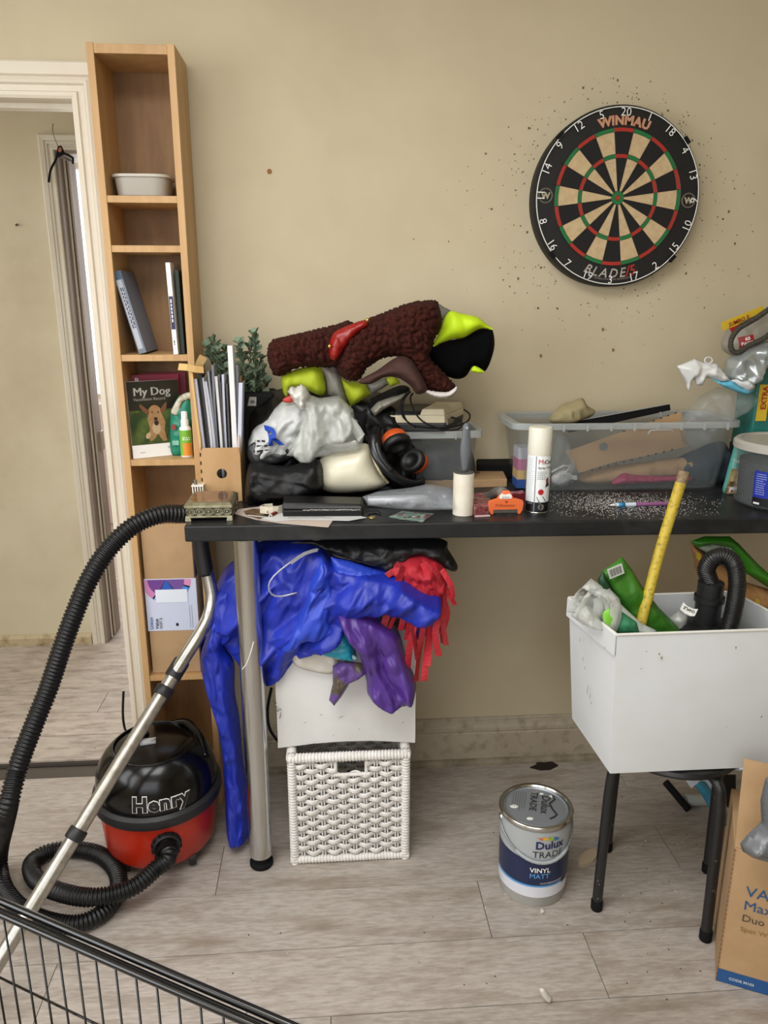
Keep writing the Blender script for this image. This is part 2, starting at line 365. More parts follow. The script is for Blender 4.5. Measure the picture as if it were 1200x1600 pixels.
# hall floor, older and paler boards
HFL = M('b6ab9e', .7, c2='a09488', ns=6, stretch=(1.5, 5, 1), bump=.35, bs=22, rand=.05, c3='7f6f60', ns3=7)
hf = struct('floor_hall', *box(-2.7, .9, .09, HY+.1, -.06, -.007), M('3a3129', .9))
y = .1; k = 0
while y < HY:
    x = -2.6-(k*.43 % .9)
    while x < .9:
        x0, x1 = max(x, -2.6), min(x+1.3, .9)
        if x1 > x0+.03: link('plank', *box(x0+.001, x1-.001, y+.001, min(y+.15, HY)-.001, -.007, .001 if k else -.001), HFL, hf)
        x += 1.3
    y += .15; k += 1
struct('trim_1', *box(DX0-.02, DX1+.02, .068, .082, -.02, -.001), M('241d17', .9))       # dark gap under the doorway
# skirting board with its moulding and quadrant bead
def extr(prof, x0, x1, yw=0):                                      # profile of (distance from wall, z)
    n = len(prof); V = [Vector((x, yw-d, z)) for x in (x0, x1) for d, z in prof]
    return V, [tuple(range(n)), tuple(range(n, 2*n))[::-1]]+[(i, n+i, n+(i+1) % n, (i+1) % n) for i in range(n)]
skp = [(0, 0), (.017, 0), (.017, .108), (.0145, .112), (.017, .118), (.0165, .128), (.010, .138), (.008, .150), (.009, .155), (.005, .159), (0, .160)]
struct('baseboard_back', *extr(skp, -.333, XR), SKIRT)
struct('trim_2', *extr([(.017, 0), (.032, 0), (.031, .009), (.027, .015), (.022, .018), (.017, .019)], -.333, XR), M('9c917c', .7, c2='7a6e5b', ns=14))
struct('baseboard_right', *box(XR-.017, XR, YF, 0, 0, .16), SKIRT)
struct('baseboard_left', *box(XL, XL+.017, YF, 0, 0, .16), SKIRT)
# door casing: lining and moulded architrave
ap = [(0, 0), (0, .014), (.006, .018), (.014, .018), (.017, .012), (.030, .011), (.034, .018), (.040, .020), (.048, .015), (.052, .022), (.078, .025), (.083, .020), (.083, 0)]  # (outwards, proud)
def architrave(x0, x1, zt, yw, sg=-1, s=1):
    corners = [((x0, 0), (-1, 0)), ((x0, zt), (-1, 1)), ((x1, zt), (1, 1)), ((x1, 0), (1, 0))]; n = len(ap); V = []
    for (cx, cz), (ox, oz) in corners:
        for o_, p_ in ap: V.append(Vector((cx+ox*o_*s, yw+sg*p_*s, cz+oz*o_*s)))
    F = []
    for q in range(3):
        for i in range(n): F.append((q*n+i, q*n+(i+1) % n, (q+1)*n+(i+1) % n, (q+1)*n+i))
    F += [tuple(range(n)), tuple(range(3*n, 4*n))[::-1]]; return V, F
d1 = struct('door_1', *join(box(DX1, DX1+.012, .0, .12, 0, DZ), box(DX0-.012, DX0, .0, .12, 0, DZ), box(DX0, DX1, .0, .12, DZ, DZ+.012), box(DX1-.012, DX1, .04, .075, 0, DZ-.012), box(DX0, DX0+.012, .04, .075, 0, DZ-.012), box(DX0+.012, DX1-.012, .04, .075, DZ-.012, DZ)), PAINTW)
link('architrave', *architrave(DX0, DX1, DZ, 0), PAINTW, d1)
link('architrave', *architrave(DX0, DX1, DZ, .12, 1), PAINTW, d1)
link('strike_plate', *obox((DX1-.001, .02, .865), (.0015, 0, 0), (0, .012, 0), (0, 0, .028)), M('b9b4a6', .4, .6), d1)
# hall: far wall with a second doorway, a bright room behind it
HX = -.99; HZ = 1.985; HT = .19
wall('wall_hall', *join(box(-2.7, HX, HY, HY+HT, 0, 2.45), box(-.15, .9, HY, HY+HT, 0, 2.45), box(HX, -.15, HY, HY+HT, HZ, 2.45)), HALLW)
wall('wall_hall_end', *join(box(.9, 1.0, .12, HY, 0, 2.45), box(-2.7, -2.6, .12, .25, 0, 2.45), box(-2.7, -2.6, .9, HY+.1, 0, 2.45), box(-2.7, -2.6, .25, .9, 0, .9), box(-2.7, -2.6, .25, .9, 2.25, 2.45)), HALLW)
struct('ceiling_hall', *box(-2.7, 1.0, .12, 3.0, 2.45, 2.5), CEIL)
BRN = M('9c9084', .6, c2='877a6d', ns=12, bump=.1, bs=30, stretch=(1, 1, .2))
d2 = struct('door_2', *join(box(HX, HX+.008, HY, HY+HT, 0, HZ-.01), box(-.158, -.15, HY, HY+HT, 0, HZ-.01), box(HX, -.15, HY, HY+HT, HZ-.012, HZ), box(HX+.008, HX+.014, HY+.055, HY+.07, 0, HZ-.02), box(HX+.008, HX+.018, HY+.10, HY+HT-.01, 0, HZ-.02)), BRN)
link('architrave', *architrave(HX, -.15, HZ, HY, s=.62), PAINTW, d2)
for yy in (HY+.0545, HY+.099): link('painted_bead', *tube([(HX+.014, yy, 0), (HX+.014, yy, HZ-.02)], .0035, 8, smooth=False), PAINTW, d2)
link('latch', *obox((HX+.020, HY+.16, .87), (.006, 0, 0), (0, .02, 0), (0, 0, .04)), M('a39a88', .5, .5), d2)
struct('baseboard_hall', *extr([(0, 0), (.014, 0), (.014, .035), (.006, .05), (0, .05)], -2.6, HX-.055, HY), M('b6a684', .7, c2='7f6a48', ns=10, lo=.45, hi=.6))
struct('floor_far_room', *box(-2.7, 1.0, HY+.0, 3.0, -.06, -.004), M('a59a8e', .6, c2='8f8479', ns=6, stretch=(1, 5, 1)))
wall('wall_far_room', *join(box(-2.7, -1.75, 2.9, 3.0, 0, 2.45), box(-.4, 1.0, 2.9, 3.0, 0, 2.45), box(-1.75, -.4, 2.9, 3.0, 0, .8), box(-1.75, -.4, 2.9, 3.0, 2.25, 2.45), box(-2.8, -2.7, HY, 3, 0, 2.45), box(1.0, 1.1, HY, 3, 0, 2.45)), M('e9dcdc', .8))
struct('window_3', *join(box(-1.75, -1.7, 2.92, 2.97, .8, 2.25), box(-.45, -.4, 2.92, 2.97, .8, 2.25), box(-1.7, -.45, 2.92, 2.97, .8, .86), box(-1.7, -.45, 2.92, 2.97, 2.2, 2.25)), WHITEP)
# things in the hall
t = thing('hanger_clip', 'black plastic clip hanging by a wire over the hall door frame', 'hanger', P(92, 240, y=.95))
link('long_arm', *tube([P(91, 240, y=.95), P(86, 252, y=.95), P(79, 266, y=.95), P(76, 285, y=.95)], .0042, 8), MATTBLACK, t, smooth=True)
link('side_arm', *tube([P(93, 242, y=.95), P(101, 240, y=.95), P(108, 243, y=.95), P(114, 247, y=.95), P(114, 256, y=.95)], .0042, 8), MATTBLACK, t, smooth=True)
link('clip_head', *prism([P(86, 246, y=.945), P(90, 228, y=.945), P(95, 227, y=.945), P(100, 238, y=.945), P(94, 245, y=.945)], (0, .012, 0)), MATTBLACK, t, bev=.002)
link('badge', *prism([P(91, 237, y=.9442), P(92, 231, y=.9442), P(95, 230, y=.9442), P(97, 234, y=.9442), P(95, 238, y=.9442)], (0, -.002, 0)), M('9c5a38', .5), t)
link('wire', *tube([P(83, 193, y=.965), P(82, 205, y=.955), P(86, 218, y=.955), P(91, 230, y=.955)], .002, 6), M('8a8478', .5, .5), t)
link('nail', *tube([P(27, 351, y=HY), P(27, 351, y=HY)+Vector((0, -.012, -.003))], .004, 8, smooth=False), M('5a4a38', .6, .5)); tag(bpy.data.objects['nail'], 'rusty nail stub in the cream hall wall seen through the doorway', 'nail')
o = link('cable', *tube([P(193, 1080, y=.13)+Vector((.0, 0, 0)), P(192, 1115, y=.10), P(195, 1138, y=.09), P(203, 1150, y=.04)], .004, 8), MATTBLACK); tag(o, 'thin black cable hanging against the foot of the door casing', 'cable')
# small marks on the wall
rn = random.Random(11); G = []; bc = Vector((.776, 0, 1.715))
for i in range(330):
    a = rn.uniform(0, 2*PI); r = .235+abs(rn.gauss(0, .085))*(1.2 if math.sin(a) < .2 else .5); s = rn.choice((.0011, .0016, .0022, .0035 if rn.random() < .3 else .0015))
    c = bc+Vector((r*math.cos(a), -.0006, r*math.sin(a)))
    if c.z < 1.25: continue
    m = 6; ph = rn.random(); G.append(([c]+[c+Vector((s*rn.uniform(.6, 1.3)*math.cos(ph+2*PI*q/m), 0, s*rn.uniform(.6, 1.4)*math.sin(ph+2*PI*q/m))) for q in range(m)], [(0, q+1, (q+1) % m+1) for q in range(m)]))
wb = bpy.data.objects['wall_back']
tag(link('dart_hole', *join(*G), M('6b5c44', .9), wb), kind='stuff')
link('plugged_hole', *lathe([(0, .0), (.0065, 0), (.0065, .0012), (0, .0012)], P(421, 268, y=-.0002), 10, (0, -1, 0)), M('8d6038', .8), wb)
for (a, b) in ((421, 268), (845, 556), (958, 547), (942, 515)): 
    c = P(a, b, y=-.0008); link('chip', [c+Vector((s*math.cos(q), 0, s*1.3*math.sin(q))) for q, s in ((.1, .005), (1.2, .004), (2.3, .005), (3.4, .0035), (4.6, .005), (5.5, .004))], [(0, 1, 2, 3, 4, 5)], M('7a6748', .9), wb)
# ================================================================ DARTBOARD
DB = Vector((.776, -.048, 1.714)); tl = -.022
du, dv = Vector((math.cos(tl), 0, math.sin(tl))), Vector((-math.sin(tl), 0, math.cos(tl)))
def dp(r, a, e=0): return DB+du*(r*math.sin(a))+dv*(r*math.cos(a))+Vector((0, -e, 0))   # angle clockwise from top
t = thing('dartboard', 'round bristle dartboard hanging on the cream wall', 'dartboard', (DB.x, 0, DB.z-.2255))
link('board_body', *lathe([(0, 0), (.2255, 0), (.2255, .041), (.2235, .0445), (.171, .045), (0, .045)], (DB.x, -.003, DB.z), 96, (0, -1, 0)), M('0c0c0c', .55), t, smooth=True, ang=40)
cB, cW, cR, cG = M('0e0d0c', .8), M('c6ae86', .85, c2='b99f78', ns=60), M('a3281b', .75), M('176b35', .75)
def seg(r0, r1, a0, a1, m, nm):
    k = 4; A = [dp(r0, a0+(a1-a0)*i/k, .0012) for i in range(k+1)]+[dp(r1, a1-(a1-a0)*i/k, .0012) for i in range(k+1)]
    link(nm, *prism(A, (0, -.0014, 0)), m, t)
for i in range(20):
    a0, a1 = (i-.5)*PI/10+.004, (i+.5)*PI/10-.004; d = i % 2 == 0
    seg(.0175, .097, a0*1, a1, cB if d else cW, 'inner_single'); seg(.098, .107, a0, a1, cR if d else cG, 'treble'); seg(.108, .160, a0, a1, cB if d else cW, 'outer_single'); seg(.161, .170, a0, a1, cR if d else cG, 'double')
link('outer_bull', *lathe([(.0066, 0), (.0168, 0), (.0168, .0016), (.0066, .0016)], DB+Vector((0, -.0012, 0)), 32, (0, -1, 0)), cG, t)
link('bullseye', *lathe([(0, 0), (.006, 0), (.006, .003), (0, .003)], DB+Vector((0, -.0012, 0)), 24, (0, -1, 0)), cR, t)
WIRE = M('55524c', .35, .8); sp = []
for i in range(20):
    a = (i+.5)*PI/10; sp.append(tube([dp(.0168, a, .003), dp(.184, a, .003)], .0004, 4, smooth=False))
for r in (.0168, .0063, .0975, .1075, .1605, .1705): sp.append(tube([dp(r, 2*PI*i/60, .003) for i in range(60)], .0004, 4, smooth=False, closed=True))
link('spider_wire', *join(*sp), WIRE, t)
rg = link('number_ring', *tube([dp(.2185, 2*PI*i/96, .005) for i in range(96)], .0013, 6, smooth=False, closed=True), M('ecece8', .4), t)
for i, s in enumerate('20 1 18 4 13 6 10 15 2 17 3 19 7 16 8 11 14 9 12 5'.split()):
    a = i*PI/10; sg = -1 if 6 <= i <= 14 else 1; f = lambda x, y, e, a=a, sg=sg: dp((.197 if sg > 0 else .2165)+y*sg, a, .0058)+(du*math.cos(a)-dv*math.sin(a))*x*sg
    txt(rg, s, .029, f, M('ecece8', .4), 'numeral', bold=-.006, align='CENTER')
def arct(R, top=True): return (lambda x, y, e: dp(R+y, x/R, .0012+e)) if top else (lambda x, y, e: dp(R-y, PI-x/R, .0012+e))
txt(t, 'WINMAU', .030, arct(.178), M('b98f6e', .6), 'lettering', e=.0004, bold=.045, align='CENTER', spacing=1.05)
txt(t, 'WINMAU', .030, arct(.178), M('8c2417', .6), 'lettering_outline', e=.0001, bold=.07, align='CENTER', spacing=1.05)
txt(t, 'BLADE', .034, lambda x, y, e: dp(.2020-y, PI-(x-.018)/.2-.0, .0016), M('a9a299', .5), 'lettering', bold=.012, align='CENTER', shear=.25, spacing=1.28)
txt(t, '/5', .036, lambda x, y, e: dp(.2020-y, PI-(x+.058)/.2, .0016), M('a3281b', .5), 'lettering', bold=.02, align='CENTER', shear=.2)
txt(t, 'NEXT GENERATION BLADE TECHNOLOGY', .0062, lambda x, y, e: dp(.2085-y, PI-x/.2, .0016), M('8c857b', .5), 'lettering', align='CENTER')
for s in (-1, 1):
    c = dp(.194, s*PI/2, 0)
    for rr in (.0185, .0165): link('emblem_ring', *tube([c+Vector((rr*math.cos(q*PI/16), -.0016, rr*math.sin(q*PI/16))) for q in range(32)], .0005, 4, smooth=False, closed=True), M('8f8674', .5), t)
    txt(t, 'W', .021, pm(c+Vector((0, -.0015, -.0075)), (1, 0, 0), (0, 0, 1)), M('a99d82', .5), 'emblem', bold=.05, align='CENTER')
for a in (-.86, .86, 2.3, -2.3): link('ring_clip', *obox(dp(.2225, a, .004), (du*math.cos(a)-dv*math.sin(a))*.010, (0, .008, 0), (du*math.sin(a)+dv*math.cos(a))*.0045), MATTBLACK, t, bev=.001)
# ================================================================ NARROW BOOKCASE
SX0, SX1, SYF = -.534, -.335, -.167
t = thing('bookcase', 'tall narrow beech bookcase beside the doorway', 'bookcase', ((SX0+SX1)/2, SYF/2, 0))
link('side_panel', *box(SX0, SX0+.017, SYF, -.008, 0, 2.02), BEECH, t, bev=.001)
link('side_panel', *box(SX1-.017, SX1, SYF, -.008, 0, 2.02), BEECH, t, bev=.001)
link('top_panel', *box(SX0+.017, SX1-.017, SYF+.001, -.008, 1.998, 2.018), BEECH, t, bev=.001)
link('back_panel', *box(SX0+.001, SX1-.001, -.008, -.002, .02, 2.018), BEECH_SHADE, t)
for z1 in (1.695, 1.582, 1.32, 1.05, .427, .085):
    link('shelf_board', *box(SX0+.017, SX1-.017, SYF+.002, -.009, z1-.016, z1), BEECH, t, bev=.0008)
link('plinth', *box(SX0+.017, SX1-.017, SYF+.01, SYF+.02, 0, .069), BEECH, t)
SIX0, SIX1 = SX0+.017, SX1-.017
# contents of the shelves, top to bottom
t = thing('plastic_tub', 'low oval translucent food tub on the top compartment shelf', 'tub', (-.443, -.085, 1.695))
def ovl(prof, c, ax, ay, n=40, pw=.5):
    V, F = [], []
    for (s, z) in prof:
        for i in range(n):
            a = 2*PI*i/n; cx, sy = math.cos(a), math.sin(a); V.append(Vector((c[0]+ax*s*math.copysign(abs(cx)**pw, cx), c[1]+ay*s*math.copysign(abs(sy)**pw, sy), c[2]+z)))
    for j in range(len(prof)-1):
        for i in range(n): F.append((j*n+i, j*n+(i+1) % n, (j+1)*n+(i+1) % n, (j+1)*n+i))
    F.append(tuple(range(n))[::-1]); F.append(tuple((len(prof)-1)*n+i for i in range(n))); return V, F
link('tub_body', *ovl([(.78, 0), (.86, .004), (.93, .045), (.93, .048), (.91, .048), (.84, .006)], (-.443, -.085, 1.695), .071, .06), M('b3aca0', .35, 0, .75), t, smooth=True, ang=40)
link('rim', *ovl([(.93, .045), (1.0, .046), (1.0, .052), (.94, .052), (.92, .047)], (-.443, -.085, 1.695), .071, .06), M('c5bfb2', .35, 0, .85), t, smooth=True, ang=40)
def leaning(name, label, cat, x, zb, lean, wd, ht, y0, y1, face, spine, group=None, yaw=0):
    """thin upright book/booklet: x of foot, lean in radians (clockwise), thickness wd"""
    t = thing(name, label, cat, (x, (y0+y1)/2, zb), group); u = Vector((math.cos(lean), 0, -math.sin(lean))); v = Vector((math.sin(lean), 0, math.cos(lean))); o = Vector((x, y0, zb))+v*(.0 if lean <= 0 else 0)
    zo = max(0, wd*math.sin(lean)); o = o+Vector((0, 0, zo))
    A = [o, o+u*wd, o+u*wd+v*ht, o+v*ht]
    link('cover', *prism([q for q in [A[0], A[1], A[2], A[3]]], (0, y1-y0, 0)), face, t, bev=.0008)
    return t, o, u, v
lb, o, u, v = leaning('book', 'grey-covered book leaning left in the upper shelf', 'book', P(217, 552, y=-.15).x, 1.3205, -.235, .020, .205, -.150, -.012, M('6f7480', .5), None)
f = pm(o+Vector((0, -.0002, 0)), u, v)
dec(lb, 'spine_band', rect(.001, .185, .019, .2045), f, M('31506b', .5)); dec(lb, 'spine_label', rect(.003, .012, .015, .184), f, M('a9adb5', .5))
lines(lb, lambda x, y, e=.0009: f(.006+y, .165-x, .0012), 0, 0, .12, 2, -.005, M('3c4250', .5), .003)
lb, o, u, v = leaning('book', 'white and navy spined book upright at the right of the upper shelf', 'book', P(272, 556, y=-.16).x, 1.3205, -.02, .0115, .222, -.165, -.04, WHITEP, None)
f = pm(o+Vector((0, -.0002, 0)), u, v); dec(lb, 'spine_band', rect(.0008, .062, .0108, .142), f, M('23234f', .5))
lines(lb, lambda x, y, e=.0009: f(.004+y, .135-x, .0012), 0, 0, .06, 1, .004, INKW, .003); lines(lb, lambda x, y, e=.0009: f(.004+y, .035-x, .0012), 0, 0, .015, 1, .004, INK, .002)
lb, o, u, v = leaning('book', 'dark green thin book behind the white and navy one', 'book', P(283, 556, y=-.14).x+.001, 1.3205, -.012, .010, .205, -.145, -.03, M('1d2a1e', .5), None)
# my dog booklet and its neighbours
def cover_plane(pbl, pbr, ptl): return pm(pbl, pbr-pbl, ptl-pbl), (pbr-pbl).length, (ptl-pbl).length
def slab(name, label, cat, bl, br, h, th, m, back=None, lean=.06, group=None):
    bl, br = Vector(bl), Vector(br); u = (br-bl); n = Vector((u.y, -u.x, 0)).normalized(); up = (Vector((0, 0, 1))*math.cos(lean)-n*math.sin(lean))*h
    t = thing(name, label, cat, (bl+br)/2, group); nb = -n*th
    link('pages', *prism([bl, br, br+up, bl+up], nb), m, t, bev=.0008); return t, pm(bl, u, up), u.length
Z3 = 1.0505
for (n_, lab, dx, m_, hh) in (('booklet', 'maroon booklet peeping out behind the dog booklet', .004, M('8f1d3d', .5), .214), ('booklet', 'rearmost maroon booklet with white letters, left behind the dog booklet', -.010, M('971f42', .5), .212)):
    bl = Vector((SIX0+.013+dx, -.075+dx*2, Z3)); br = bl+Vector((.118, .03, 0))
    if br.x > SIX1-.004: br.x = SIX1-.004
    tt, f, wd = slab(n_, lab, 'booklet', bl, br, hh, .003, m_); txt(tt, 'B', .02, lambda x, y, e: f(.008+x, hh-.022+y, e), INKW, bold=.03)
bl, br = Vector((SIX0+.006, -.155, Z3)), Vector((SIX0+.126, -.095, Z3))
t, f, W = slab('vaccination_booklet', 'dark My Dog vaccination record booklet with a running golden dog photo', 'booklet', bl, br, .200, .006, M('e9e8e4', .5))
Hh = .2
dec(t, 'cover_photo', rect(0, .035, W, Hh), f, M('23241a', .35, c2='1a1a14', ns=9)); dec(t, 'cover_photo', rect(0.001, .036, W-.001, .125), f, M('4d5a2c', .35, c2='25381d', ns=14, lo=.35, hi=.6, c3='5f7031', ns3=22), e=.0007)
[txt(t, 'My Dog', .030, lambda x, y, e: f(.014+x+dx_, .163+y, .0012), M('c9c6bd', .5)) for dx_ in (0, .0008, .0014)]; txt(t, 'Vaccination Record', .0105, lambda x, y, e: f(.014+x, .150+y, .0012), M('8f8c82', .5), bold=.01)
FUR, FURD, FURL = M('a07a4e', .6, c2='8d6a42', ns=60), M('6b4526', .6), M('b39a78', .6)
def blob(cx, cy, rx, ry, a=0, n=18): return [(cx+rx*math.cos(q)*math.cos(a)-ry*math.sin(q)*math.sin(a), cy+rx*math.cos(q)*math.sin(a)+ry*math.sin(q)*math.cos(a)) for q in [2*PI*i/n for i in range(n)]]
for e_, m_, pts in ((.001, FUR, [(.045, .105), (.05, .075), (.042, .055), (.05, .042), (.062, .05), (.07, .06), (.082, .04), (.092, .042), (.088, .07), (.092, .09), (.086, .108)]), (.0013, FUR, blob(.066, .112, .019, .025)), (.0015, FURD, [(.052, .122), (.03, .142), (.027, .136), (.036, .122), (.05, .11)]), (.0015, FURD, [(.08, .124), (.096, .143), (.1, .14), (.096, .124), (.084, .112)]), (.0017, M('1a1210', .5), blob(.067, .101, .005, .004)), (.0017, M('2b1510', .5), blob(.068, .09, .006, .007)), (.0017, INK, blob(.059, .118, .002, .002)), (.0017, INK, blob(.075, .118, .002, .002)), (.0016, FURL, blob(.044, .058, .009, .006, 1)), (.0014, FURL, blob(.067, .076, .011, .016))):
    dec(t, 'dog_picture', pts, f, m_, e=e_)
txt(t, 'Vets4Pets', .009, lambda x, y, e: f(.092+x, .020+y, .001), M('4a4a4a', .5)); lines(t, lambda x, y, e=.0009: f(x, y, .001), .02, .014, .014, 1, .003, M('4a4a4a', .5), .0014)
# green treat packet
o0 = puff([(266, 650), (272, 632), (281, 618), (298, 612), (303, 620), (300, 660), (291, 706), (268, 708)], -.115, .012, .01, res=.005, hfn=lambda u, v: folds(u, v, 3, 30, .2, .003))
t = thing('treat_packet', 'green and white pet treat packet between the booklet and the spray bottle', 'packet', (P(278, 707, y=-.115).x, -.115, Z3)); link('packet_body', *o0, M('0f7a62', .4, c2='0c6c56', ns=30), t, smooth=True)
link('torn_top', *puff([(267, 645), (273, 630), (283, 617), (300, 613), (302, 622), (286, 628), (278, 648)], -.127, .005, .004, res=.004, hfn=lambda u, v: folds(u, v, 5, 50, .8, .003)), M('c6c0ae', .4, c2='8c8a6a', ns=70), t, smooth=True)
f = pm(P(270, 698, y=-.131), (1, 0, .0), (0, 0, 1)); dec(t, 'label_patch', rect(0, .004, .016, .016), f, M('8fc4ae', .5)); lines(t, f, .001, .0135, .013, 4, .003, M('0b5a47', .5), .0009)
dec(t, 'label_badge', blob(.006, .052, .006, .008), f, M('8c2a22', .5))
# spray bottle with lime label (the cartoon on it is left out)
cx, cy = P(292, 709, y=-.125).x, -.125
t = thing('spray_bottle', 'small white spray bottle with a lime green label', 'bottle', (cx, cy, Z3))
link('bottle_body', *lathe([(0, 0), (.0145, 0), (.0158, .003), (.0158, .074), (.013, .080), (.008, .082), (0, .082)], (cx, cy, Z3), 32), M('efede6', .35), t, smooth=True, ang=40)
link('spray_cap', *lathe([(.0105, .081), (.0105, .098), (.0085, .099), (.0085, .118), (.0065, .121), (0, .121)], (cx, cy, Z3), 24), M('efede6', .35), t, smooth=True, ang=40)
f = cm(cx, cy, Z3, .0158); dec(t, 'label', rect(-.018, .004, .02, .072), f, M('6fae2e', .5), sub=10)
dec(t, 'label_panel', rect(-.006, .004, .02, .038), f, M('d98a2b', .5), sub=8, e=.0007); lines(t, f, -.008, .058, .022, 1, .004, M('b5331c', .5), .005, name='red_wording'); lines(t, f, -.006, .051, .020, 2, .005, INKW, .0022)
# tall cardboard carton with printed sleeve
bx0, bx1, by0, by1, bz0, bz1 = SIX0+.006, SIX1-.012, -.150, -.012, .4275, .868
t = thing('router_carton', 'tall cardboard carton with a white printed wifi sleeve in the lower shelf', 'box', ((bx0+bx1)/2, (by0+by1)/2, bz0))
link('carton', *box(bx0, bx1-.012, by0, by1, bz0, bz1), CARD, t, bev=.002); link('carton_side', *box(bx1-.012, bx1-.009, by0+.002, by1, bz0, bz1), M('2a2438', .5), t)
sz0, sz1 = P(228, 986, y=by0).z, P(228, 905, y=by0).z
link('sleeve', *box(bx0-.002, bx1-.0085, by0-.0015, by1, sz0, sz1), M('c9cfe2', .45), t)
f = pm((bx0-.002, by0-.0016, sz0), (1, 0, 0), (0, 0, 1)); W = bx1-.0085-bx0+.002; H = sz1-sz0; cc = (W*.42, H*1.0)
for (r, a0, a1, m_) in ((.068, PI, 1.32*PI, M('c97fb0', .45)), (.068, 1.3*PI, 1.6*PI, M('7db4e0', .45)), (.068, 1.58*PI, 1.9*PI, M('3f83cf', .45)), (.068, 1.88*PI, 2.0*PI, M('d98bb3', .45)), (.05, PI, 1.35*PI, M('6a3b86', .45)), (.05, 1.33*PI, 1.7*PI, M('2458b0', .45)), (.05, 1.68*PI, 2*PI, M('6f4a93', .45))):
    q = [(min(max(a, .001), W-.001), b) for a, b in arcpts(cc[0], cc[1]-.002, r, a0, a1, 10)]+[(cc[0], cc[1]-.002)]; dec(t, 'printed_swirl', q, f, m_, e=.0006+(.068-r)*.01)
dec(t, 'printed_device', rect(W*.20, H*.55, W*.82, H*.80), f, M('dfe5ee', .45), e=.0012)
for s, x, sz, m_ in (('Linksys', .011, .0125, M('3c5ca8', .5)), ('Velop', .026, .0135, INK), ('WiFi 6', .037, .0125, M('6f6f78', .5))): txt(t, s, sz, lambda a, b, e, x=x: f(x-b+.004, .006+a, .0012), m_, bold=.012)
dec(t, 'printed_mark', blob(W*.58, .018, .004, .005), f, INK); lines(t, lambda x, y, e=.0009: f(W-.016-y, .008+x, e), 0, 0, .08, 2, -.006, M('77809a', .5), .0012)
# ================================================================ WORKTOP TABLE
TOP = M('17181a', .4, c2='1e1f20', ns=40, c3='303130', ns3=7, bump=.03, bs=60, spec=.4)
FL, FR = Vector((-.327, -.500, 0)), Vector((1.75, -.545, 0)); ZU = .927
t = thing('table', 'black laminate worktop table on round chrome legs against the wall', 'table', (.7, -.25, 0))
def tpoly(z): return [Vector((FL.x, FL.y, z)), Vector((FR.x, FR.y, z)), Vector((FR.x, -.02, z)), Vector((FL.x+.010, -.02, z))]
link('worktop', *hexa(tpoly(ZU), tpoly(TZ)), TOP, t, bev=.004)
for (x, y, nm) in ((-.199, -.433, 1), (1.60, -.45, 0)):
    lg = link('leg', *lathe([(.030, .035), (.030, ZU-.006)], (x, y, 0), 40), CHROME, t, smooth=True, ang=40)
    link('foot', *lathe([(.028, 0), (.031, .004), (.031, .012), (.022, .016), (.022, .034), (.027, .036), (0, .036)], (x, y, 0), 32), MATTBLACK, lg, smooth=True, ang=40)
    link('top_plate', *lathe([(.05, ZU-.006), (.05, ZU-.001)], (x, y, 0), 32), MATTBLACK, lg)
    if nm:
        a = [Vector((x+.0305*math.sin(q), y-.0305*math.cos(q), z)) for q, z in ((-.75, .585), (-.35, .60), (.1, .635), (.35, .66))]
        link('paint_drip', *tube(a, .0012, 5), WHITEP, lg)
# ---- white powder spilt on the top
rn = random.Random(5); G = []
for i in range(2300):
    q = rn.random(); cx, cy = (940, 783) if q < .55 else (1010, 790); px = rn.gauss(cx, 42); py = rn.gauss(cy, 9)
    if py > 812 or py < 769 or px > 1125: continue
    if rn.random() < .1: px = rn.uniform(870, 1130); py = rn.uniform(775, 806)
    p = T(px, py); s = rn.uniform(.0005, .0012)
    G.append(([p+Vector((-s, -s, 0)), p+Vector((s, -s*.5, 0)), p+Vector((0, s, 0)), p+Vector((0, 0, s*1.3))], [(0, 1, 3), (1, 2, 3), (2, 0, 3)]))
o = link('powder', *join(*G), M('dedcd6', .9)); tag(o, 'white plaster powder spilt on the black worktop around the pen', 'powder', None, 'stuff')
# ---- pen
a, b = P(955, 789, z=TZ+.0055), P(1044, 787, z=TZ+.0055); u = (b-a).normalized(); L_ = (b-a).length
t = thing('pen', 'four-colour ballpoint pen, white and blue with a mauve barrel, in the powder', 'pen', (a+b)/2-Vector((0, 0, .0055)))
link('tip', *lathe([(.0006, -.004), (.002, 0), (.0045, .012)], a, 16, u), WHITEP, t, smooth=True); link('front_barrel', *lathe([(.0048, .012), (.0055, .02), (.0055, L_*.42)], a, 16, u), M('c7d5de', .35), t, smooth=True, ang=50)
link('barrel', *lathe([(.0053, L_*.42), (.0053, L_*.95), (.004, L_)], a, 16, u), M('8e5a86', .4), t, smooth=True, ang=50); link('blue_band', *lathe([(.0057, .017), (.0057, .034)], a, 16, u), M('2d7fae', .4), t, smooth=True)
# ---- jewellery box with stone lid and filigree sides
A, B, C_ = T(290, 813), T(366, 817), T(378, 790); A.y = B.y = -.462; A.x, B.x = -.330, -.222
jx0, jx1, jy0, jy1 = A.x, B.x, -.465, -.345
SILV = M('a9a68c', .38, .75, c2='8a8668', ns=60, bump=.15, bs=160); SILD = M('4b4838', .6, .5)
t = thing('jewellery_box', 'small silver filigree jewellery box with a marbled brown lid', 'box', ((jx0+jx1)/2, (jy0+jy1)/2, TZ))
link('box_side', *box(jx0+.004, jx1-.004, jy0+.004, jy1-.004, TZ+.009, TZ+.034), SILD, t)
for xx in (jx0, jx1-.014):
    for yy in (jy0, jy1-.014): link('foot', *hexa([(xx, yy, TZ), (xx+.014, yy, TZ), (xx+.014, yy+.014, TZ), (xx, yy+.014, TZ)], [(xx+.001, yy+.001, TZ+.011), (xx+.013, yy+.001, TZ+.011), (xx+.013, yy+.013, TZ+.011), (xx+.001, yy+.013, TZ+.011)]), SILV, t, bev=.001)
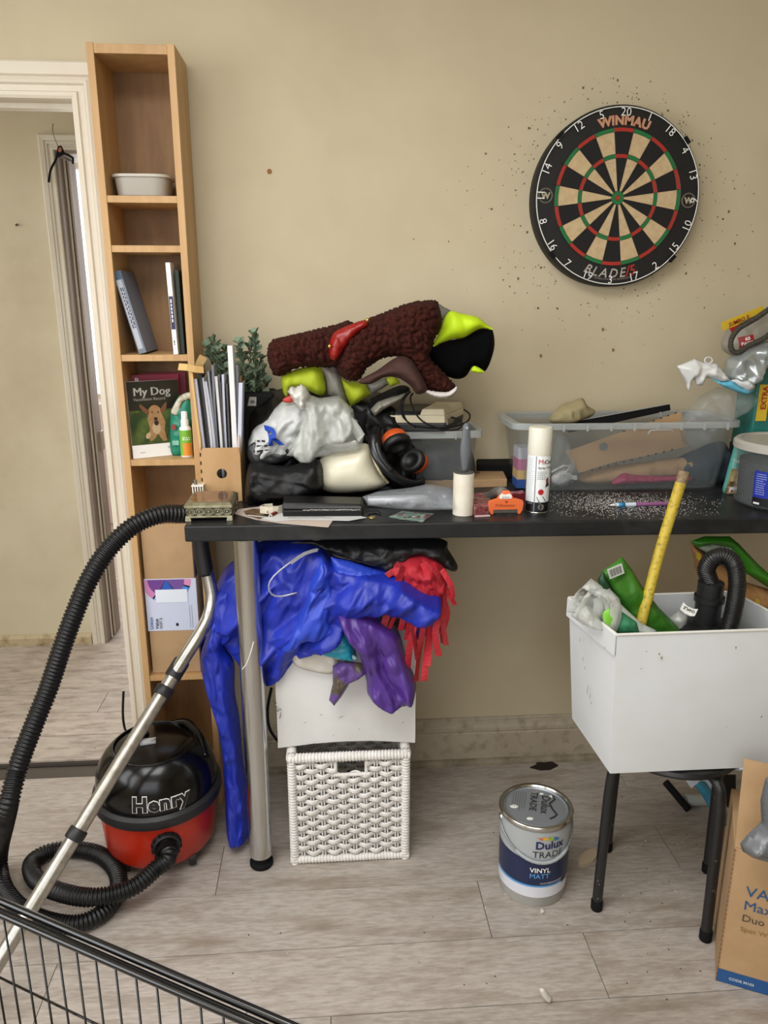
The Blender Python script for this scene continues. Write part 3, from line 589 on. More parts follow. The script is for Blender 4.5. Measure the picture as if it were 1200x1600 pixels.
link('base_moulding', *box(jx0+.001, jx1-.001, jy0+.001, jy1-.001, TZ+.008, TZ+.0125), SILV, t, bev=.001); link('top_moulding', *box(jx0, jx1, jy0, jy1, TZ+.031, TZ+.036), SILV, t, bev=.001)
G = []
for k in range(5):
    c = Vector((jx0+.012+k*.021, jy0+.0035, TZ+.0218))
    for r in (.0085, .0055): G.append(tube([c+Vector((r*1.15*math.cos(q*PI/8), 0, r*.95*math.sin(q*PI/8))) for q in range(16)], .0009, 5, smooth=False, closed=True))
    G.append(lathe([(.0028, 0), (.0018, .002), (0, .0024)], c+Vector((0, .0005, 0)), 10, (0, -1, 0)))
    if k < 4:
        for s in (-1, 1): G.append(tube([c+Vector((.0065, 0, s*.007)), c+Vector((.0105, -.001, s*.002)), c+Vector((.0145, 0, s*.007))], .0008, 5))
for k in range(4):
    c = Vector((jx1-.0035, jy0+.020+k*.026, TZ+.0218)); G.append(tube([c+Vector((0, .010*math.cos(q*PI/8), .008*math.sin(q*PI/8))) for q in range(16)], .001, 5, smooth=False, closed=True))
link('filigree', *join(*G), SILV, t, smooth=True)
link('lid', *hexa([(jx0-.002, jy0-.002, TZ+.036), (jx1+.002, jy0-.002, TZ+.036), (jx1+.002, jy1+.002, TZ+.036), (jx0-.002, jy1+.002, TZ+.036)], [(jx0+.007, jy0+.009, TZ+.043), (jx1-.007, jy0+.009, TZ+.043), (jx1-.007, jy1-.009, TZ+.043), (jx0+.007, jy1-.009, TZ+.043)]), SILV, t, bev=.001)
link('stone_panel', *box(jx0+.009, jx1-.009, jy0+.011, jy1-.011, TZ+.0425, TZ+.0445), M('5e4432', .18, c2='8a6a55', ns=30, c3='3c2a22', ns3=14, coat=.4), t, bev=.0005)
# ---- magazine file full of letters
MX0, MX1, MY0, MY1, MZ = -.316, -.218, -.292, -.045, 1.103
PLY = M('b99468', .6, c2='ad8759', ns=5, stretch=(3, 3, .8))
t = thing('magazine_file', 'plywood magazine file with finger joints and a round finger hole', 'magazine file', ((MX0+MX1)/2, (MY0+MY1)/2, TZ))
hc = Vector(((MX0+MX1)/2+.002, MY0, TZ+.073)); hr = .0125
V = []; F = []; nq = 32; cor = []
for i in range(nq):
    a = 2*PI*i/nq; c, s = math.cos(a), math.sin(a); k = 1/max(abs(c)/((MX1-MX0)/2-.0), abs(s)/.06)
    V.append(hc+Vector((hr*c, 0, hr*s)))
for i in range(nq):
    a = 2*PI*i/nq; c, s = math.cos(a), math.sin(a); hx = (MX1-hc.x) if c > 0 else (hc.x-MX0); hz = (MZ-hc.z) if s > 0 else (hc.z-TZ); k = 1/max(abs(c)/hx, abs(s)/hz); V.append(hc+Vector((c*k, 0, s*k)))
for i in range(nq): F.append((i, (i+1) % nq, nq+(i+1) % nq, nq+i))
V2 = [v+Vector((0, .003, 0)) for v in V]; n = len(V); F2 = [tuple(reversed([i+n for i in f])) for f in F]+[(i, n+i, n+(i+1) % nq, (i+1) % nq) for i in range(nq)]
link('front_panel', V+V2, F+F2, PLY, t)
for x0 in (MX0, MX1-.003): link('side_panel', *prism([(x0, MY0+.003, TZ), (x0, MY1, TZ), (x0, MY1, TZ+.30), (x0, MY0+.10, TZ+.30), (x0, MY0+.003, MZ)], (.003, 0, 0)), PLY, t)
link('back_panel', *box(MX0+.003, MX1-.003, MY1-.003, MY1, TZ, TZ+.30), PLY, t); link('bottom_panel', *box(MX0+.003, MX1-.003, MY0+.003, MY1-.003, TZ+.001, TZ+.004), PLY, t)
G = []
for k in range(6):
    for xx in (MX0-.0003, ): G.append(box(xx, xx+.0036, MY0-.0004, MY0+.003, TZ+.012+k*.021, TZ+.021+k*.021))
link('finger_joint', *join(*G), M('3a2614', .8), t)
for (xx, z0, z1) in ((-.247, .0, .012), (-.232, .002, .022), (-.252, .004, .016)): link('slot', *box(xx, xx+.004, MY0-.0004, MY0+.001, TZ+z0, TZ+z1), M('20160e', .8), t)
def sheet(px0, px1, top, y, w_, m, label, bend=0, nm='letter', cat='letter', z0=TZ+.006, fold=0, dep=.06):
    """upright folded paper in the file: foot and top pixel columns, top pixel row, half width of the face turned to the room"""
    tp = P(px1, top, y=y); ft = P(px0, 700, y=y); ft = Vector((min(max(ft.x, MX0+.008+w_), MX1-.008-w_), y, z0)); path = [ft.lerp(tp, q/6)+Vector((bend*math.sin(q/6*PI), 0, 0)) for q in range(7)]; th = .0007
    V, F = [], []
    for p in path:                                                   # an L-folded sheet: front face towards the room, the rest running back
        a, b, c_ = p+Vector((-w_, fold, 0)), p+Vector((w_, 0, 0)), p+Vector((w_*.8, dep, 0)); V += [a, b, c_, c_+Vector((-th, 0, 0)), b+Vector((-th, th, 0)), a+Vector((0, th, 0))]
    for k in range(6):
        for q in range(6): F.append((k*6+q, k*6+(q+1) % 6, k*6+6+(q+1) % 6, k*6+6+q))
    F += [(0, 5, 4, 1), (1, 4, 3, 2), (36, 37, 40, 41), (37, 38, 39, 40)]
    o = link(nm, V, F, m); tag(o, label, cat, 'letters in the magazine file' if cat == 'letter' else None); return o
PAP = M('c3c6d6', .7); PAPW = M('dadada', .7); PAPG = M('8f9196', .7); KR = M('c9a468', .7)
sheet(318, 298, 574, -.280, .003, KR, 'manila envelope splaying out left of the magazine file', cat='envelope', nm='envelope', bend=-.002)
sheet(323, 305, 592, -.268, .0035, PAP, 'pale blue letter leaning left beside the manila envelope')
for k, (a, b, tp, w_, m_, bd, lab) in enumerate((
    (328, 312, 582, .003, M('2c2c30', .6), .003, 'black-edged letter right of the pale blue one'), (331, 316, 590, .0028, PAPW, .005, 'white letter bulging over the black-edged one'), (334, 321, 596, .003, PAP, .006, 'crumpled lavender letter left of the middle of the file'),
    (338, 325, 580, .0022, PAPG, .002, 'grey card folder in the middle of the file'), (342, 332, 571, .0028, M('77787c', .7), -.003, 'pointed grey sheet rising in the middle of the file'), (346, 337, 588, .0032, PAPW, .002, 'creased white letter right of the pointed grey sheet'),
    (350, 343, 596, .0028, M('4d4a46', .7), 0, 'dark brown letter low in the middle of the file'), (354, 348, 585, .0028, PAP, -.002, 'lavender letter left of the tallest sheet'), (358, 354, 600, .002, M('55534f', .7), 0, 'dark thin letter just left of the tallest sheet'))):
    sheet(a, b, tp, -.262+k*.005, w_, m_, lab, bend=bd)
sheet(366, 359, 540, -.268, .006, PAPW, 'tallest white letter sticking up from the magazine file', bend=.001)
sheet(372, 370, 570, -.235, .003, PAPG, 'grey letter behind the rightmost letters of the file')
sheet(373, 376, 598, -.272, .0045, PAP, 'lilac-white letter at the right end of the magazine file')
# torn flaps curling over at the left
o = link('torn_envelope_flap', *strip([P(318, 578, y=-.27), P(305, 577, y=-.28), P(292, 574, y=-.285), P(279, 573, y=-.28)], (0, .004, .0075), .0006), KR); tag(o, 'torn manila flap sticking out left over the bookcase edge', 'envelope flap')
o = link('torn_envelope_flap', *strip([P(308, 582, y=-.25), P(313, 566, y=-.25), P(318, 557, y=-.24)], (.009, .004, 0), .0006), M('a98c58', .7)); tag(o, 'crumpled brown envelope corner on top of the letters', 'envelope flap')
# ---- little white plastic holder left of the file
c = T(310, 790); c.y = -.30; c.x = P(311, 780, y=-.30).x
t = thing('plastic_holder', 'small white slotted plastic holder with a grey peg left of the file', 'holder', (c.x, c.y, TZ))
W_ = M('e0d9cc', .45)
for k in range(5): link('slat', *box(c.x-.013+k*.006, c.x-.0105+k*.006, c.y-.012, c.y+.012, TZ+.012, TZ+.045), W_, t)
for z in (.010, .045): link('rail', *box(c.x-.015, c.x+.015, c.y-.013, c.y+.013, TZ+z, TZ+z+.004), W_, t, bev=.001)
link('base_loop', *lathe([(.014, 0), (.018, .002), (.018, .007), (.014, .009)], (c.x, c.y-.002, TZ+.001), 24), W_, t, smooth=True)
link('peg', *lathe([(.004, .045), (.004, .060), (.002, .061), (0, .061)], (c.x-.006, c.y, TZ), 14), M('6a675f', .5), t, smooth=True, ang=40)
# ---- artificial eucalyptus in a dark pot
pc = P(388, 640, y=-.10)
t = thing('potted_eucalyptus', 'artificial eucalyptus plant with round grey-green leaves', 'plant', (pc.x, -.12, TZ))
link('pot', *lathe([(.038, 0), (.05, .085), (.046, .085), (.044, .075), (0, .075)], (pc.x, -.12, TZ), 32), MATTBLACK, t, smooth=True, ang=40)
LF = M('75876e', .6, c2='586a52', ns=30, rand=.3); rn = random.Random(8); STEMS = []
tips = [(398, 521), (392, 540), (402, 548), (372, 534), (350, 546), (330, 530), (322, 540), (344, 560), (410, 575), (417, 597), (400, 606), (388, 598), (366, 560), (380, 575), (335, 552), (407, 560), (395, 620), (375, 545), (356, 575), (415, 615), (326, 556)]
n0 = 8; V = [Vector((0, 0, 0))]+[Vector((math.cos(2*PI*i/n0)*.5, math.sin(2*PI*i/n0)*.46+.5, .06*math.cos(4*PI*i/n0))) for i in range(n0)]; V[0].y = .5; V[0].z = -.06
lm = bpy.data.meshes.new('leaf'); lm.from_pydata(V, [], [(0, i+1, (i+1) % n0+1) for i in range(n0)]); lm.materials.append(LF)
tb = Vector(t.location)
for a, b in tips:
    yy = rn.uniform(-.17, -.07); tip = P(a, b, y=yy); base = Vector((pc.x+rn.uniform(-.02, .02), -.12+rn.uniform(-.02, .02), TZ+.075)); mid = base.lerp(tip, .55)+Vector((0, 0, .03)); pth = crom([base, mid, tip], .008); STEMS.append(tube(pth, .0011, 5, smooth=False))
    for k, p in enumerate(pth):
        if k < len(pth)*.35: continue
        for s in ((-1, 1) if k < len(pth)-1 else (0,)):
            if rn.random() < .22: continue
            lo = bpy.data.objects.new('leaf', lm); COL.objects.link(lo); lo.parent = t; lo.location = p-tb; sz = rn.uniform(.016, .026); lo.scale = (sz, sz, sz); lo.rotation_euler = (rn.uniform(.4, 1.5), rn.uniform(-.5, .5), s*rn.uniform(.9, 2.0)+rn.uniform(-.3, .3))
link('stem', *join(*STEMS), M('4c5a40', .7), t)
# ---- black boxy camera base with pale plate beside the plant
c = P(400, 640, y=-.15)
t = thing('gadget_box', 'dark boxy gadget with a pale oval badge below the plant', 'gadget', (c.x, -.13, TZ)); link('housing', *box(c.x-.055, c.x+.05, -.175, -.05, TZ, c.z+.045), MATTBLACK, t, bev=.008)
f = pm(P(388, 634, y=-.1755), (1, 0, .02), (0, 0, 1)); dec(t, 'badge', [(-.002, .0), (.020, -.001), (.022, .022), (.004, .023)], f, M('8f8d86', .5)); dec(t, 'lens', blob(.011, .010, .006, .004), f, M('3c3b38', .3), e=.001)
# ---- black bin bag lumps under the heap
BB = M('060607', .4, spec=.35)
o = link('bin_bag', *puffa([(388, 640), (420, 612), (470, 600), (540, 602), (600, 615), (640, 640), (668, 700), (660, 762), (560, 765), (470, 762), (400, 768), (384, 720)], -.13, .06, .05, hfn=cr(2, .05, .035, .6, .4, 3), R=.06), BB, smooth=True); tag(o, 'large black bin bag heaped against the wall under the coats', 'bag')
o = link('black_pouch', *puff([(388, 728), (400, 722), (440, 728), (478, 722), (498, 718), (506, 745), (500, 768), (460, 780), (430, 783), (400, 790), (384, 792), (383, 765)], -.305, .035, .03, R=.04, res=.005, hfn=cr(7, .04, .020, .5, 1.3, 3)), M('0c0c0e', .5, spec=.35), smooth=True); tag(o, 'black vinyl pouch lying left of the cream cushion', 'pouch')
# ---- carrier bags
t = thing('carrier_bag', 'crumpled white carrier bag printed with a blue letter R', 'bag', P(460, 700, y=-.23)-Vector((0, 0, .0)))
sh = cr(12, .05, .04, .45, -.7, 4)
GB1 = puffa([(388, 690), (395, 672), (415, 652), (440, 628), (465, 622), (520, 640), (560, 655), (568, 690), (520, 712), (470, 716), (430, 712), (400, 722), (386, 712)], -.22, .04, .03, R=.05, res=.006, hfn=sh); link('bag_front', *GB1, M('bdbfbd', .35, bump=.5, bs=26, stretch=(1.6, 1, .7)), t, smooth=True)
link('dark_panel', *puff([(387, 700), (400, 690), (430, 690), (460, 694), (462, 712), (430, 726), (400, 728), (388, 718)], -.272, .008, .006, R=.02, res=.005, hfn=lambda u, v: folds(u, v, 13, 20, .5, .006)), M('2a2b2c', .4), t, smooth=True)
f = onto(GB1, pm(P(420, 690, y=-.26), (1, 0, .06), (-.3, 0, 1))); txt(t, 'R', .062, f, M('1d44a8', .5), e=.013, bold=.04)
lines(t, onto(GB1, pm(P(392, 690, y=-.26), (1, 0, .15), (-.2, 0, 1))), 0, 0, .045, 3, .012, M('23242c', .5), .0045)
link('red_patch', *puff([(441, 625), (455, 617), (466, 622), (452, 630)], -.265, .004, .003, R=.01, res=.004), M('b33a2a', .5), t, smooth=True)
t = thing('plastic_bag', 'translucent crumpled plastic bag with loop handles on the carrier bag', 'bag', P(500, 690, y=-.28))
c = lambda s, fr, an: cr(s, .04, .034, .4, an-1.2, 4)
link('bag_body', *puffa([(449, 612), (462, 604), (476, 606), (482, 616), (500, 622), (530, 618), (552, 640), (556, 668), (540, 690), (500, 700), (490, 722), (470, 724), (450, 706), (462, 680), (476, 650), (468, 630)], -.285, .022, .02, R=.03, res=.005, hfn=c(21, 16, 1.2)), POLYW, t, smooth=True)
link('torn_top', *puffa([(449, 612), (455, 603), (463, 606), (470, 600), (478, 604), (484, 614), (478, 640), (470, 640), (460, 628)], -.312, .006, .004, R=.01, res=.004, edgejit=.0015, hfn=c(22, 40, .2)), M('d9dad2', .4), t, smooth=True)
link('handle', *strip([P(500, 650, y=-.31), P(506, 690, y=-.315), P(530, 700, y=-.32), P(563, 691, y=-.32), P(556, 670, y=-.315), P(540, 652, y=-.31), P(525, 640, y=-.31)], (.004, 0, .012), .0008, wob=.4), POLYW, t, smooth=True)
link('handle', *strip([P(480, 640, y=-.315), P(482, 665, y=-.322), P(470, 700, y=-.325), P(452, 712, y=-.32)], (.016, 0, .004), .0008, wob=.5, seed=3), POLYW, t, smooth=True)
# ---- hi-vis coat under the fleece coat
HV = M('a9b81c', .7, c2='9dab18', ns=20); HVB = M('c6e815', .6); REF = M('77746c', .55, .1)
t = thing('hi_vis_coat', 'fluorescent yellow dog coat with grey reflective bands and black-lined hood', 'coat', P(560, 620, y=-.2))
wr = lambda s, am=.006, fr=14, an=.2: cr(s, min(.5/fr, .05), am*2.2, .6, an, 2)
link('shell', *puff([(439, 590), (455, 580), (480, 573), (502, 572), (508, 590), (510, 612), (500, 618), (480, 610), (460, 606), (446, 620)], -.205, .022, .02, R=.03, res=.005, hfn=wr(31)), HV, t, smooth=True)
link('reflective_band', *puffa([(500, 572), (526, 570), (534, 588), (546, 634), (534, 630), (512, 616), (508, 592)], -.207, .022, .02, R=.03, res=.005, hfn=wr(32)), REF, t, smooth=True)
link('shell_side', *puffa([(531, 590), (545, 596), (572, 596), (580, 616), (562, 628), (548, 636), (540, 620)], -.210, .022, .02, R=.025, res=.005, hfn=wr(33)), HV, t, smooth=True)
link('reflective_band', *puffa([(572, 598), (590, 594), (604, 590), (608, 600), (596, 608), (578, 618)], -.212, .018, .02, R=.02, res=.005), REF, t, smooth=True)
link('shell_side', *puffa([(600, 592), (616, 586), (626, 598), (610, 604)], -.212, .016, .02, R=.02, res=.005), HV, t, smooth=True)
link('lining', *puff([(500, 630), (550, 636), (580, 622), (626, 602), (640, 612), (600, 632), (580, 660), (570, 690), (520, 680)], -.19, .02, .02, R=.03, hfn=wr(34, .012)), MATTBLACK, t, smooth=True)
link('collar', *puff([(680, 476), (694, 480), (706, 488), (698, 502), (690, 520), (676, 520)], -.19, .018, .02, R=.02, res=.005), REF, t, smooth=True)
link('hood', *puff([(704, 486), (722, 490), (745, 495), (760, 506), (770, 515), (750, 514), (724, 528), (708, 530), (690, 536), (676, 541), (688, 515), (694, 498)], -.215, .022, .03, R=.03, res=.005, hfn=wr(35, .004)), HVB, t, smooth=True)
link('hood_lining', *puff([(668, 542), (690, 534), (712, 530), (728, 526), (745, 516), (765, 511), (772, 525), (771, 550), (758, 580), (740, 572), (728, 588), (712, 592), (690, 583), (672, 562)], -.195, .02, .03, R=.03, res=.006, hfn=wr(36, .005)), M('050506', .95, spec=.1), t, smooth=True)
link('hood_tip', *puff([(736, 580), (740, 572), (748, 574), (757, 581), (748, 583)], -.215, .006, .006, R=.008, res=.004), HVB, t, smooth=True)
# ---- brown fleece coat
FLC = M('401a12', .95, c2='220b07', ns=120, spec=.2); t = thing('fleece_coat', 'curly brown fleece dog coat with a red ribbon belt, heaped on top', 'coat', P(580, 600, y=-.2))
cf = lambda s, am=.011: (lambda u, v: curls(u, v, s, .019, am*1.3)+folds(u, v, s, 7, .5, .008))
link('fleece_body', *puff([(418, 545), (428, 530), (470, 520), (520, 508), (550, 502), (562, 530), (545, 572), (510, 574), (470, 574), (434, 588), (421, 572)], -.215, .045, .04, R=.05, res=.0035, hfn=cf(1), edgejit=.002, pw=.5), FLC, t, smooth=True)
link('fleece_body', *puff([(532, 530), (560, 505), (600, 488), (640, 473), (680, 469), (688, 485), (690, 505), (676, 540), (672, 560), (690, 578), (712, 604), (704, 618), (668, 610), (650, 590), (630, 560), (600, 560), (575, 575), (560, 594), (538, 592), (526, 575)], -.235, .055, .04, R=.055, res=.0035, hfn=cf(2), edgejit=.002, pw=.5), FLC, t, smooth=True)
link('suede_panel', *puff([(560, 596), (590, 578), (620, 558), (640, 560), (655, 580), (668, 608), (652, 616), (640, 602), (620, 590), (600, 590), (578, 600)], -.285, .018, .015, R=.02, res=.005, hfn=wr(41, .007, 16, 1.2)), M('3d211a', .8), t, smooth=True)
link('white_trim', *puff([(662, 607), (676, 611), (700, 612), (713, 604), (714, 610), (704, 620), (686, 622), (668, 615)], -.285, .010, .01, R=.008, res=.003, hfn=lambda u, v: curls(u, v, 5, .004, .003), edgejit=.001), M('cfc8c4', .95), t, smooth=True)
link('ribbon_belt', *puff([(514, 540), (522, 520), (545, 508), (570, 500), (576, 508), (562, 518), (548, 532), (536, 548), (526, 562), (516, 560)], -.287, .008, .01, R=.012, res=.004, hfn=wr(43, .004, 40, .8)), M('8a1410', .35), t, smooth=True)
for (a, b) in ((515, 541), (574, 500)): link('bell', *lathe([(0, -.005), (.003, -.004), (.005, 0), (.003, .004), (0, .005)], P(a, b, y=-.30), 14), M('c9a75a', .25, .9), t, smooth=True)
# ---- crumpled grey bag scrap between coat and label maker
o = link('bag_scrap', *puffa([(578, 640), (590, 628), (606, 622), (618, 618), (640, 612), (626, 626), (600, 640), (585, 652)], -.225, .008, .008, R=.012, res=.004, hfn=wr(45, .006, 40, .7)), M('8a897c', .4), smooth=True); tag(o, 'scrap of grey-white plastic poking out below the hi-vis coat', 'bag scrap')
# ---- cream cushion with gathered end
o = thing('cushion', 'cream vinyl cushion with a gathered end beside the ear defenders', 'cushion', P(548, 768, y=-.27)); CV = M('d9d3bb', .32, coat=.15)
link('cushion_cover', *puff([(496, 726), (505, 712), (525, 700), (550, 695), (572, 693), (581, 702), (586, 720), (598, 740), (606, 754), (590, 764), (560, 769), (520, 770), (500, 762), (494, 745)], -.27, .06, .05, R=.062, res=.004, pw=.5, hfn=lambda u, v: .0035*np.clip((u-.045)/.05, 0, 1)*np.abs(np.sin((v*1.0+u*.4)*480))), CV, o, smooth=True)
link('gathered_seam', *tube([P(580, 700, y=-.29), P(584, 718, y=-.31), P(594, 738, y=-.32), P(606, 754, y=-.30)], .003, 8, ribs=(.004, .25), step=.0015), M('b9ad8c', .5), o, smooth=True)
# ---- ear defenders
t = thing('ear_defenders', 'black ear defenders with orange-rimmed cups resting on the cushion', 'ear defenders', P(630, 765, y=-.27))
OR = M('c9521a', .45)
link('headband', *tube([P(590, 668, y=-.255), P(583, 680, y=-.285), P(586, 705, y=-.31), P(600, 728, y=-.325), P(622, 748, y=-.325), P(646, 757, y=-.30), P(660, 752, y=-.27)], .0125, 12, flat=.62), M('121315', .3), t, smooth=True)
link('headband_pad', *tube([P(588, 690, y=-.318), P(596, 715, y=-.333), P(612, 736, y=-.337)], .006, 8), M('1c1d20', .35), t, smooth=True)
for (c, ax, yy) in (((619, 690), (.30, -.75, -.62), -.27), ((647, 721), (-.62, -.62, .38), -.27)):
    p = P(*c, y=yy); a = Vector(ax).normalized()
    cup = link('ear_cup', *lathe([(0, -.030), (.022, -.029), (.031, -.020), (.034, -.006), (.034, .0)], p, 36, a, sx=1, sy=.85), OR, t, smooth=True)
    link('cushion_ring', *lathe([(.034, -.002), (.037, .004), (.036, .014), (.030, .019), (.018, .017), (.016, .008), (0, .008)], p, 36, a, sx=1, sy=.85), M('0b0b0c', .5), cup, smooth=True)
link('band_arm', *tube([P(592, 668, y=-.262), P(606, 664, y=-.255), P(619, 668, y=-.25)], .004, 8), MATTBLACK, t, smooth=True)
# ---- long black case
a, b = T(441, 805), T(568, 806)
t = thing('long_case', 'long worn black leather case lying at the front of the worktop', 'case', ((a.x+b.x)/2, -.42, TZ))
cz = .030; y0, y1 = -.448, -.365
link('case_body', *hexa([(-.108, y0+.002, TZ), (.078, y0-.008, TZ), (.082, y1-.01, TZ), (-.108, y1, TZ)], [(-.110, y0, TZ+cz*.62), (.078, y0-.010, TZ+cz*.62), (.082, y1-.01, TZ+cz*.62), (-.110, y1, TZ+cz*.62)]), M('08080a', .4, bump=.2, bs=50, spec=.4), t, bev=.003)
link('case_lid', *hexa([(-.111, y0-.001, TZ+cz*.66), (.079, y0-.011, TZ+cz*.66), (.083, y1-.01, TZ+cz*.66), (-.111, y1, TZ+cz*.66)], [(-.108, y0+.006, TZ+cz*1.18), (.076, y0-.004, TZ+cz*1.0), (.080, y1-.014, TZ+cz*1.0), (-.108, y1-.004, TZ+cz*1.18)]), M('0c0c0e', .4, bump=.2, bs=50, spec=.4), t, bev=.004)
G = []; rn = random.Random(3)
for k in range(40):
    q = k/39; x = -.06+q*.13; G.append(obox((x, y0-.0015-.010*(x+.11)/.19, TZ+cz*.64+rn.uniform(-.0008, .0008)), (.0015, 0, 0), (0, .0008, 0), (0, 0, rn.uniform(.0003, .0009))))
link('worn_edge', *join(*G), M('bdb6ae', .6), t)
# ---- tape measure coil
t = thing('tape_measure', 'cream sewing tape curled up left of the black case', 'tape measure', P(418, 795, z=TZ))
c = T(422, 797); c.y = -.41; c.x = P(424, 790, y=-.43).x
link('tape', *strip([c+Vector((.030, .014, .012)), c+Vector((.015, -.010, .013)), c+Vector((-.010, -.016, .013)), c+Vector((-.028, -.004, .012)), c+Vector((-.020, .014, .012)), c+Vector((.0, .018, .012))], (0, 0, .0085), .0006), M('cdc4ae', .6), t)
f = pm(c+Vector((-.012, -.0175, .007)), (1, .1, 0), (0, 0, 1)); txt(t, '6', .009, f, INK, e=.0006); txt(t, '7', .009, lambda x, y, e: pm(c+Vector((.012, -.0142, .007)), (1, .75, 0), (0, 0, 1))(x, y, e), INK, e=.0012)
link('buckle', *box(c.x-.02, c.x+.016, c.y-.006, c.y+.006, TZ+.0005, TZ+.004), M('54483a', .5), t)
# ---- battery
a, b = P(423, 806, z=TZ+.005), P(440, 796, z=TZ+.005); u = (b-a).normalized()
t = thing('battery', 'small dark red battery lying at the left end of the black case', 'battery', (a+b)/2-Vector((0, 0, .005))); link('cell', *lathe([(.005, 0), (.005, .03), (.004, .031)], a, 18, u), M('6d1418', .35), t, smooth=True, ang=40); link('terminal', *lathe([(.0048, -.0015), (.0048, 0)], a, 18, u), M('c9b9a9', .4, .5), t); link('contact', *lathe([(.002, -.0025), (.002, -.001)], a, 12, u), M('4a3a34', .5), t)
# ---- leaflets
def lay(name, label, cat, pts, z, m, th=.0008, curl=None):
    q = [P(a, b, z=TZ+z) for a, b in pts]
    if curl: q = [p+Vector((0, 0, c_)) for p, c_ in zip(q, curl)]
    t = thing(name, label, cat, sum(q, Vector())/len(q)); t.location.z = TZ+z; link('sheet', *prism([p-Vector((0, 0, 0)) for p in q], (0, 0, th)), m, t); return t
t = lay('leaflet', 'pinkish white leaflet under the black case, overhanging nothing', 'leaflet', [(366, 803), (372, 796), (420, 790), (470, 795), (525, 806), (513, 824), (440, 818), (400, 812)], .0005, M('c2b2a6', .6)); t['label'] = 'pink-tinged leaflet lying under the black case'
t2 = lay('leaflet', 'white crumpled receipt sheet lying on the pink leaflet', 'leaflet', [(400, 808), (440, 797), (560, 806), (573, 809), (545, 814), (470, 812), (430, 815)], .0022, M('c9cac8', .6)); f = pm(P(450, 809, z=TZ+.0032), (1, -.02, 0), (0, 1, 0)); lines(t2, f, 0, .01, .10, 3, .008, M('83857f', .6), .002)
t3 = lay('voucher', 'brown patterned voucher with a white stripe left of the battery', 'voucher', [(381, 799), (395, 795), (420, 797), (428, 806), (404, 811), (384, 804)], .0022, M('54422f', .6, c2='7a6448', ns=70)); dec(t3, 'white_stripe', [(0, 0), (.045, -.016), (.05, -.0125), (.006, .006)], pm(P(384, 806, z=TZ+.0032), (1, 0, 0), (0, 1, 0)), M('d6d2cc', .6))
# ---- coin pendant, foil card
c = T(581, 809); t = thing('coin_pendant', 'small gold coin pendant right of the black case', 'coin', c); link('coin', *lathe([(0, 0), (.008, 0), (.0088, .001), (.008, .002), (0, .002)], c, 24), M('c4a95a', .3, .9), t, smooth=True, ang=40); link('cord', *tube([c+Vector((0, .006, .001)), c+Vector((-.008, .02, .001)), c+Vector((.01, .035, .001)), c+Vector((.022, .02, .002)), c+Vector((.018, .045, .003)), c+Vector((-.01, .05, .002))], .001, 6), MATTBLACK, t)
t = lay('foil_card', 'green and red printed scratch card near the front edge', 'card', [(607, 808), (628, 799), (678, 803), (660, 816)], .0006, M('6b8a7c', .3, c2='5d2f3a', ns=40, lo=.5, hi=.56, c3='b9c0b4', ns3=60), .001)
f = pm(P(632, 810, z=TZ+.002), (1, .2, 0), (-.3, 1, 0))
for k in range(4): dec(t, 'printed_square', rect(k*.011, .004-k*.001, k*.011+.007, .012-k*.001), f, M(('8d2a3c', '1f4c40', 'c9c4b0', '742434')[k], .4))
dec(t, 'card_edge', rect(-.016, -.006, .026, -.0045), f, M('d0d2cc', .4))
# ---- clear bag with contents
t = thing('clear_bag', 'clear plastic bag with a silvery roll inside, left of the lint roller', 'bag', T(640, 792))
y = -.40; link('bag_film', *puffa([(566, 776), (590, 768), (640, 762), (670, 756), (706, 762), (716, 775), (712, 796), (670, 797), (620, 795), (575, 790)], -.425, .018, .016, R=.02, res=.004, hfn=cr(52, .03, .022, .5, 1.45, 3)), M('b9bec4', .18, 0, .26, spec=.9), t, smooth=True)
link('roll', *lathe([(.011, 0), (.012, .002), (.012, .14), (.011, .142)], P(575, 786, z=TZ+.013)+Vector((0, .02, 0)), 24, (1, .02, 0)), M('a7abb0', .35, .4), t, smooth=True, ang=40)
f = pm(P(604, 790, y=-.447), (1, 0, .03), (0, 0, 1)); txt(t, 'AUG', .012, f, M('3b3d44', .5), bold=.02)
# ---- lint roller
c = Vector((.315, -.445, TZ)); c.x = P(723, 806, y=-.445).x
t = thing('lint_roller', 'white lint roller standing upright on its roll with a grey handle', 'lint roller', c)
link('roll', *lathe([(.023, 0), (.0245, .001), (.0245, .100), (.023, .101), (.0205, .101), (.0205, .096)], c, 48), M('dcd6c6', .55, c2='d3ccb9', ns=30), t, smooth=True, ang=40)
link('core', *lathe([(.0205, .094), (.0205, .1005), (.006, .102), (0, .102)], c, 32), M('3c3c3a', .5), t, smooth=True, ang=40)
link('core_ring', *lathe([(.0235, .1005), (.0235, .1025), (.019, .1035)], c, 32), M('4a4a46', .5), t, smooth=True)
hp = [(.1015, .0075, .006), (.115, .008, .006), (.130, .0105, .007), (.150, .0135, .0075), (.170, .0125, .007), (.190, .0095, .006), (.205, .0085, .005), (.2145, .0065, .0045), (.218, .003, .003)]
V, F = [], []; sg = 20
for z, rx, ry in hp:
    for i in range(sg): a = 2*PI*i/sg; V.append(c+Vector((rx*math.cos(a)+.0015+.012*(z-.1), ry*math.sin(a), z)))
for j in range(len(hp)-1):
    for i in range(sg): F.append((j*sg+i, j*sg+(i+1) % sg, (j+1)*sg+(i+1) % sg, (j+1)*sg+i))
F += [tuple(range(sg))[::-1], tuple((len(hp)-1)*sg+i for i in range(sg))]
hd = link('handle', V, F, M('5c6064', .45), t, smooth=True, sub=1); link('hang_hole', *lathe([(.0028, 0), (.0028, .001), (0, .001)], c+Vector((.003, -.0047, .207)), 12, (0, -1, 0)), M('a9adb0', .4), hd)
